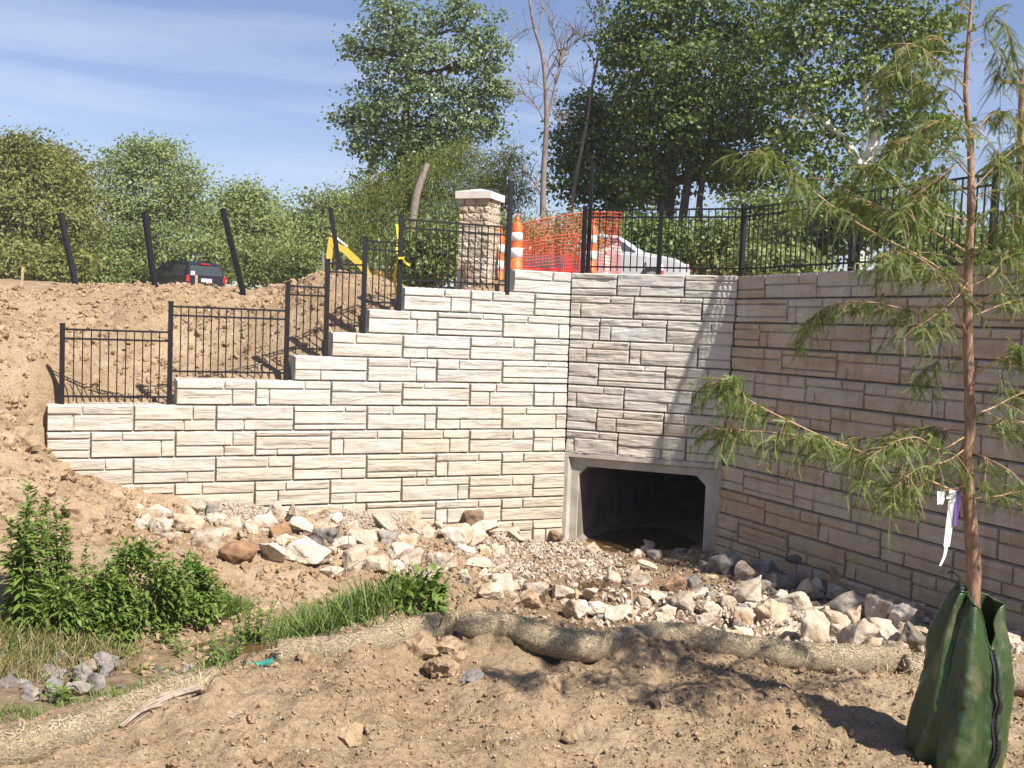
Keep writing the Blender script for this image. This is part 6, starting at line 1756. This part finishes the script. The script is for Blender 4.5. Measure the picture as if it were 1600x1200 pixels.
def build_net():
    z = 2.60
    def on(px, d, zz=z): p = at(px, 420, d); return (p[0], d, zz)
    traffic_tube(on(806, 18.7), 'orange and white traffic tube at the left end of the net', 1.17)
    traffic_tube(on(922, 18.8), 'orange and white traffic tube behind the first road fence post', 1.18)
    traffic_tube(on(777, 20.0, 2.38), 'orange and white traffic tube half hidden behind the stone pillar', 1.3, (0, .03))
    # small red and white marker
    p = on(1033, 19.5, 2.55); root = tag(empty('marker_post', p), 'short red and white banded marker behind the road fence beside the white car', 'marker')
    V, F = revolve([(.05, 0), (.05, .16), (.0501, .17)]); mobj('white_band', V, F, MAT['white_band'], root, True)
    V, F = revolve([(.052, .171), (.052, .33)]); mobj('red_band', V, F, MAT['red_band'], root, True)
    V, F = revolve([(.05, .331), (.048, .40), (.02, .44), (0, .45)]); mobj('white_cap', V, F, MAT['white_band'], root, True)
    # the net: two overlapping runs of plastic mesh with sagging strands
    def net(pts, label, seed, nz=19, cell=.052):
        r = np.random.default_rng(seed)
        root = tag(empty('orange_net'), label, 'net')
        P = [np.array(p) for p in pts]        # (x, y, ztop, zbottom)
        X = bezier([[p[0], p[1], p[2]] for p in P], 80); Bz = bezier([[p[0], p[1], p[3]] for p in P], 80)
        L = np.linalg.norm(np.diff(X[:, :2], axis=0), axis=1).sum(); nx = int(L / cell)
        u = np.linspace(0, 79, nx + 1)
        def ip(A, t): i = np.clip(t.astype(int), 0, 78); f = (t - i)[:, None]; return A[i] * (1 - f) + A[i + 1] * f
        def S(t, w):
            a = ip(X, t); b = ip(Bz, t); q = a * (1 - w)[:, None] + b * w[:, None]
            q[:, 1] += .09 * vnoise2(t * .07 + seed, w * 1.8) + .04 * vnoise2(t * .2, w * 4 + seed)
            q[:, 0] += .03 * vnoise2(t * .11, w * 2.5 + 7); q[:, 2] += .03 * vnoise2(t * .09 + 3, w * 1.6) * w
            return q
        mb = MB()
        for i in range(nx + 1):
            w = np.linspace(0, 1, nz + 1); mb.tube(S(np.full(nz + 1, u[i]), w), .0042, 3, False)
        for j in range(nz + 1):
            t = u; mb.tube(S(t, np.full(len(t), j / nz)), 0.0048 if 0 < j < nz else .010, 3, False)
        o = mb.build('netting', MAT['net_orange'], root); o['kind'] = 'stuff'
        return root
    def q(px, d, yt, yb): a = at(px, yt, d); b = at(px, yb, d); return (a[0], d, a[2], b[2])
    net([q(812, 18.95, 350, 432), q(850, 19.0, 342, 434), q(905, 19.0, 333, 435), q(945, 19.05, 331, 436), q(972, 19.1, 332, 437)], 'orange plastic safety net stretched behind the gap in the road fence', 1)
    net([q(815, 20.3, 378, 436), q(855, 20.4, 370, 436), q(900, 20.3, 366, 436), q(968, 20.2, 384, 438)], 'second sagging orange net standing behind the first', 2, 12)
build_net()

# ------------------------------------------------------------------ vehicles
def ring(x, w, z0, z1, zs, wt):
    """cross-section of a car at station x: half widths at sill, belt, roof"""
    return [(x, -w, z0), (x, -w * 1.0, zs), (x, -wt, z1), (x, wt, z1), (x, w, zs), (x, w, z0)]
def car(name, loc, rz, kind, paint, label, cat):
    """length runs along +x (front); built from cross-sections, then windows, lamps, wheels"""
    root = tag(empty(name, loc, rz), label, cat)
    if kind == 'van':
        st = [(-2.45, .88, .45, .90, .80, .84), (-2.42, .95, .35, 1.10, 1.02, .90), (-2.30, .97, .30, 1.62, 1.06, .78), (-2.05, .98, .28, 1.76, 1.06, .74), (-.8, .99, .26, 1.80, 1.05, .76), (.6, .99, .26, 1.74, 1.03, .74), (1.55, .97, .26, 1.10, 1.00, .80), (2.2, .93, .28, .92, .86, .80), (2.5, .78, .40, .72, .66, .66)]
        glass_side = [((-2.12, 1.10), (-1.25, 1.10), (-1.25, 1.62), (-2.02, 1.60)), ((-1.18, 1.10), (-.15, 1.10), (-.15, 1.66), (-1.18, 1.64)), ((-.08, 1.10), (1.25, 1.09), (.72, 1.60), (-.08, 1.65))]
    elif kind == 'sedan':
        st = [(-2.3, .82, .42, .86, .80, .74), (-2.2, .90, .3, 1.0, .92, .80), (-1.5, .92, .26, 1.06, .96, .74), (-1.0, .93, .25, 1.40, .96, .60), (-.2, .93, .25, 1.46, .95, .62), (.5, .93, .25, 1.40, .94, .60), (1.15, .92, .25, 1.0, .92, .72), (2.0, .88, .27, .84, .80, .72), (2.32, .74, .4, .66, .62, .6)]
        glass_side = [((-1.35, 1.0), (-.35, .99), (-.35, 1.36), (-.92, 1.34)), ((-.28, .99), (.95, .98), (.46, 1.33), (-.28, 1.37))]
    else:   # pickup
        st = [(-2.8, .94, .5, 1.0, .95, .93), (-2.78, .97, .42, 1.08, 1.02, .95), (-.75, .98, .42, 1.10, 1.04, .95), (-.68, .98, .42, 1.78, 1.12, .74), (.1, .98, .42, 1.84, 1.12, .76), (.75, .98, .42, 1.78, 1.12, .74), (1.35, .98, .42, 1.16, 1.10, .84), (2.4, .96, .44, 1.08, 1.0, .86), (2.75, .86, .5, .94, .85, .8)]
        glass_side = [((-.55, 1.18), (.25, 1.17), (.25, 1.70), (-.55, 1.68)), ((.32, 1.17), (1.15, 1.16), (.72, 1.66), (.32, 1.70))]
    mb = MB(); V = []; F = []
    for s in st: V += ring(*s)
    for i in range(len(st) - 1):
        for j in range(6):
            k = (j + 1) % 6; F.append([i*6+j, i*6+k, (i+1)*6+k, (i+1)*6+j])
    mb.add(V, F); mb.add(V[:6], [[0, i, i + 1] for i in range(1, 5)]); mb.add(V[-6:], [[0, i + 1, i] for i in range(1, 5)])
    o = mb.build('body', MAT[paint], root, False)
    me = o.data; bm = bmesh.new(); bm.from_mesh(me); bmesh.ops.remove_doubles(bm, verts=bm.verts[:], dist=.0005); bmesh.ops.recalc_face_normals(bm, faces=bm.faces[:])
    bmesh.ops.dissolve_limit(bm, angle_limit=.02, verts=bm.verts[:], edges=bm.edges[:])
    bmesh.ops.bevel(bm, geom=bm.edges[:], offset=.035, segments=2, affect='EDGES'); bm.to_mesh(me); bm.free()
    def width_at(x, z):
        xs = [s[0] for s in st]
        w = np.interp(x, xs, [s[1] for s in st]); zs = np.interp(x, xs, [s[4] for s in st]); z1 = np.interp(x, xs, [s[3] for s in st]); wt = np.interp(x, xs, [s[5] for s in st])
        return np.interp(z, [zs, z1], [w, wt])
    for sgn in (-1, 1):
        for g in glass_side:
            P = np.array([(x, sgn * (width_at(x, z) + .006), z) for x, z in g]); Q = P - [0, sgn * .02, 0]
            mb = MB(); mb.add(np.r_[P, Q], [[0, 1, 2, 3], [4, 7, 6, 5], [0, 4, 5, 1], [1, 5, 6, 2], [2, 6, 7, 3], [3, 7, 4, 0]]); mb.build('window', MAT['glass'], root)
    def cross_pane(nm, x0, z0, x1, z1, m=.06, mat='glass'):
        w0 = width_at(x0, z0) - m; w1 = width_at(x1, z1) - m
        n = unit(np.array([-(z1 - z0), 0, (x1 - x0)])); n = n if n[2] > 0 else -n
        P = np.array([(x0, -w0, z0), (x0, w0, z0), (x1, w1, z1), (x1, -w1, z1)]) + n * .008; Q = P - n * .02
        mb = MB(); mb.add(np.r_[P, Q], [[0, 1, 2, 3], [4, 7, 6, 5], [0, 4, 5, 1], [1, 5, 6, 2], [2, 6, 7, 3], [3, 7, 4, 0]]); return mb.build(nm, MAT[mat], root)
    if kind == 'van':
        cross_pane('rear_window', -2.405, 1.14, -2.315, 1.58, .07); cross_pane('windscreen', 1.45, 1.17, .75, 1.66, .06)
        for s in (-1, 1):
            mb = MB(); mb.box((-2.47, s * .90 - .07, .82), (-2.36, s * .90 + .07, 1.12)); mb.build('tail_light', MAT['lamp_red'], root)
            mb = MB(); mb.box((2.32, s * .66 - .13, .60), (2.47, s * .66 + .13, .74)); mb.build('headlight', MAT['white_plastic'], root)
        mb = MB(); mb.box((-2.335, -.22, 1.64), (-2.25, .22, 1.69)); mb.build('brake_light', MAT['lamp_red'], root)
        mb = MB(); mb.box((-2.475, -.26, .84), (-2.44, .26, .99)); mb.build('number_plate', MAT['white_plastic'], root)
        for x, z, w in ((.60, 1.18, .055), (.66, 1.25, .07), (.57, 1.27, .04), (.70, 1.17, .05)):
            mb = MB(); a = np.arange(10) * 2 * PI / 10
            V = np.c_[np.full(10, 0) + -2.404 + (z + np.sin(a) * w - 1.14) * .205 - .012, x + np.cos(a) * w, z + np.sin(a) * w]
            mb.add(np.r_[V, V - [.004, 0, 0]], [[10, 10 + i, 10 + i + 1] for i in range(1, 9)] + [[0, i + 1, i] for i in range(1, 9)]); mb.build('sticker', MAT['white_plastic'], root)
        for s in (-1, 1):
            mb = MB(); mb.bar((-1.6, s * .68, 1.815), (.3, s * .68, 1.80), .03, .03); mb.build('roof_rail', MAT['zip'], root)
        wx = (-1.5, 1.55); wr = .34
    elif kind == 'sedan':
        cross_pane('rear_window', -1.47, 1.08, -1.04, 1.38); cross_pane('windscreen', 1.10, 1.04, .54, 1.38)
        for s in (-1, 1):
            mb = MB(); mb.box((-2.31, s * .70 - .14, .72), (-2.19, s * .70 + .14, .88)); mb.build('tail_light', MAT['lamp_red'], root)
            mb = MB(); mb.box((2.1, s * .64 - .14, .58), (2.28, s * .64 + .14, .72)); mb.build('headlight', MAT['white_plastic'], root)
        wx = (-1.35, 1.35); wr = .31
    else:
        cross_pane('windscreen', 1.30, 1.22, .80, 1.72); cross_pane('rear_window', -.735, 1.2, -.69, 1.70)
        mb = MB(); mb.box((-2.70, -.82, 1.085), (-.80, .82, 1.112)); mb.build('bed_cover', MAT['rubber'], root)
        for s in (-1, 1):
            mb = MB(); mb.box((-2.82, s * .88 - .06, .72), (-2.74, s * .88 + .06, 1.0)); mb.build('tail_light', MAT['lamp_red'], root)
            mb = MB(); mb.box((2.58, s * .72 - .12, .74), (2.76, s * .72 + .12, .90)); mb.build('headlight', MAT['white_plastic'], root)
            mb = MB(); mb.box((.95, s * 1.10 - .09, 1.14), (1.07, s * 1.10 + .09, 1.32)); mb.build('wing_mirror', MAT['zip'], root)
        wx = (-1.75, 1.75); wr = .38
    for x in wx:
        for s in (-1, 1):
            a = np.arange(18) * 2 * PI / 18
            def disc(rad, y): return np.c_[x + rad * np.cos(a), np.full(18, y), wr + rad * np.sin(a)]
            y0 = s * .99; y1 = s * .77
            mb = MB(); mb.add(np.r_[disc(wr, y1), disc(wr, y0 - s * .02), disc(wr * .9, y0), disc(wr * .62, y0)], [[r_ * 18 + i, r_ * 18 + (i + 1) % 18, (r_ + 1) * 18 + (i + 1) % 18, (r_ + 1) * 18 + i] for r_ in range(3) for i in range(18)])
            w = mb.build('wheel', MAT['rubber'], root)
            mb = MB(); mb.add(np.r_[disc(wr * .62, y0 - s * .004), [[x, y0 + s * .008, wr]]], [[i, (i + 1) % 18, 18] for i in range(18)]); mb.build('rim', MAT['steel'], w)
    return root
def build_vehicles():
    d = 46.3; p = at(322, 440, d); zr = at(320, 408, d)[2] - 1.80
    car('dark_van', (p[0] - .69 * 2.45, d + .72 * 2.45, zr), math.radians(134), 'van', 'paint_black', 'dark van seen from behind, half hidden by the crest of the earth bank', 'van')
    d = 22.2; p = at(868, 420, d); zr = at(868, 393, d)[2] - 1.46
    car('red_car', (p[0], d + 1.2, zr), math.radians(72), 'sedan', 'paint_red', 'dark red car seen through the orange net', 'car')
    d = 26.5; p = at(935, 420, d); zr = at(1020, 402, d)[2] - .93
    car('white_car', (p[0], d, zr), math.radians(-5), 'sedan', 'paint_white', 'white car behind the road fence, its bonnet showing right of the net', 'car')
    # mini digger: only its arm rises above the earth bank
    d = 31.5
    g = at(600, 440, d); z0 = at(560, 490, d)[2] - .9
    root = tag(empty('mini_excavator'), 'yellow digger arm bent above the earth bank, its cab hidden behind the mound', 'excavator')
    A = at(568, 418, d); E = at(517, 379, d); K = at(511, 436, d)
    k = d / FPX
    def beam(name, pts, w, hs, mat, par):
        P = np.array(pts); T = unit(np.gradient(P, axis=0)); Y = np.array([0, 1.0, 0]); U = np.cross(T, Y)
        V = []
        for p, u, h in zip(P, U, hs): V += [p - Y * w - u * h, p + Y * w - u * h, p + Y * w + u * h, p - Y * w + u * h]
        F = []
        for i in range(len(P) - 1):
            for j in range(4): F.append([i*4+j, i*4+(j+1) % 4, (i+1)*4+(j+1) % 4, (i+1)*4+j])
        mb = MB(); mb.add(V, F); mb.add(V[:4], [[3, 2, 1, 0]]); mb.add(V[-4:], [[0, 1, 2, 3]]); return mb.build(name, MAT[mat], par)
    base = np.array([A[0] + .55, d, A[2] - .95])
    beam('boom', [base, A + [0, 0, 0], (A * .45 + E * .55) + [0, 0, .10], E], .07, [.095, .105, .105, .075], 'paint_yellow', root)
    beam('stick', [E + [.02, 0, .16], E * .7 + K * .3, K], .06, [.075, .09, .045], 'paint_yellow', root)
    mb = MB(); mb.tube([A * .6 + E * .4 + [-.1, 0, .32], E + [.0, 0, .26]], .055, 8); mb.build('stick_cylinder', MAT['steel'], root)
    mb = MB(); mb.tube([E * .75 + K * .25 + [-.22, 0, 0], K + [-.12, 0, .25]], .05, 8); mb.build('bucket_cylinder', MAT['steel'], root)
    mb = MB(); V = []
    for y in (-.28, .28): V += [(K[0] - .10, d + y, K[2] + .08), (K[0] + .10, d + y, K[2] + .02), (K[0] + .11, d + y, K[2] - .25), (K[0] - .04, d + y, K[2] - .34), (K[0] - .24, d + y, K[2] - .26)]
    mb.add(V, [[0, 1, 6, 5], [1, 2, 7, 6], [2, 3, 8, 7], [3, 4, 9, 8]]); mb.add(V, [[0, 2, 1], [0, 3, 2], [0, 4, 3], [5, 6, 7], [5, 7, 8], [5, 8, 9]]); mb.build('bucket', MAT['steel'], root)
    bx = base[0]; gz = PLZ
    mb = MB(); mb.box((bx - .1, d - .75, gz + .52), (bx + 1.8, d + .75, gz + .92)); mb.build('housing', MAT['paint_yellow'], root)
    mb = MB(); mb.box((bx + .1, d - .3, gz + .921), (bx + .65, d + .25, gz + .98)); mb.build('seat', MAT['rubber'], root)
    for s in (-1, 1):
        P = [(bx - .45, d + s * .58, gz + .26)]
        a = np.concatenate([np.linspace(PI / 2, 1.5 * PI, 8), np.linspace(-PI / 2, PI / 2, 8)])
        cxs = np.r_[np.full(8, bx - .3), np.full(8, bx + 1.5)]
        O = np.c_[cxs + .25 * np.cos(a), np.zeros(16), gz + .26 + .25 * np.sin(a)]
        V = np.r_[O + [0, d + s * .45, 0], O + [0, d + s * .8, 0]]
        mb = MB(); mb.add(V, [[i, (i + 1) % 16, 16 + (i + 1) % 16, 16 + i] for i in range(16)])
        mb.add(V[:16], [[0, i, i + 1] for i in range(1, 15)]); mb.add(V[16:], [[0, i + 1, i] for i in range(1, 15)])
        mb.build('track', MAT['rubber'], root)
    # far house with a reddish roof glimpsed between the trunks
    d = 58; c = at(1010, 420, d); root = tag(empty('house', (c[0], d, PLZ), .15), 'distant house with a reddish roof glimpsed under the dark maples', 'house')
    mb = MB(); mb.box((-5.5, -3, 0), (5.5, 3, 2.7)); mb.build('wall', MAT['siding'], root)
    mb = MB(); V = [(-5.9, -3.4, 2.701), (5.9, -3.4, 2.701), (5.9, 3.4, 2.701), (-5.9, 3.4, 2.701), (-5.9, 0, 4.9), (5.9, 0, 4.9)]
    mb.add(V, [[0, 1, 5, 4], [2, 3, 4, 5], [3, 2, 1, 0]]); mb.add(V, [[0, 4, 3], [1, 2, 5]]); mb.build('roof', MAT['brick'], root)
    for x in (-3.6, -.6, 2.6):
        mb = MB(); mb.box((x - .5, -3.03, .9), (x + .5, -2.99, 2.1)); mb.build('window', MAT['glass'], root)
    # pale signboard post by the net
    p = at(948, 420, 21.5); root = tag(empty('sign_post', (p[0], 21.5, 2.35)), 'narrow white board standing behind the net beside the red car', 'board')
    mb = MB(); mb.box((-.06, -.012, 0), (.06, .012, .92)); mb.build('board', MAT['white_plastic'], root)
    mb = MB(); mb.box((-.02, .0125, -.3), (.02, .05, .6)); mb.build('stake', MAT['stake'], root)
build_vehicles()
# ------------------------------------------------------------------ summer haze: one closed box of even, thin air
def build_haze():
    mb = MB(); mb.box((-1500, -900, -4), (1500, 1600, 18))
    m = bpy.data.materials.new('haze'); m.use_nodes = True
    t = m.node_tree; t.nodes.clear()
    o = t.nodes.new('ShaderNodeOutputMaterial'); v = t.nodes.new('ShaderNodeVolumePrincipled')
    v.inputs['Color'].default_value = (0.93, 0.95, 1.0, 1); v.inputs['Density'].default_value = 0.00065; v.inputs['Anisotropy'].default_value = 0.2
    t.links.new(v.outputs['Volume'], o.inputs['Volume'])
    h = mb.build('haze', m); h['kind'] = 'stuff'
build_haze()
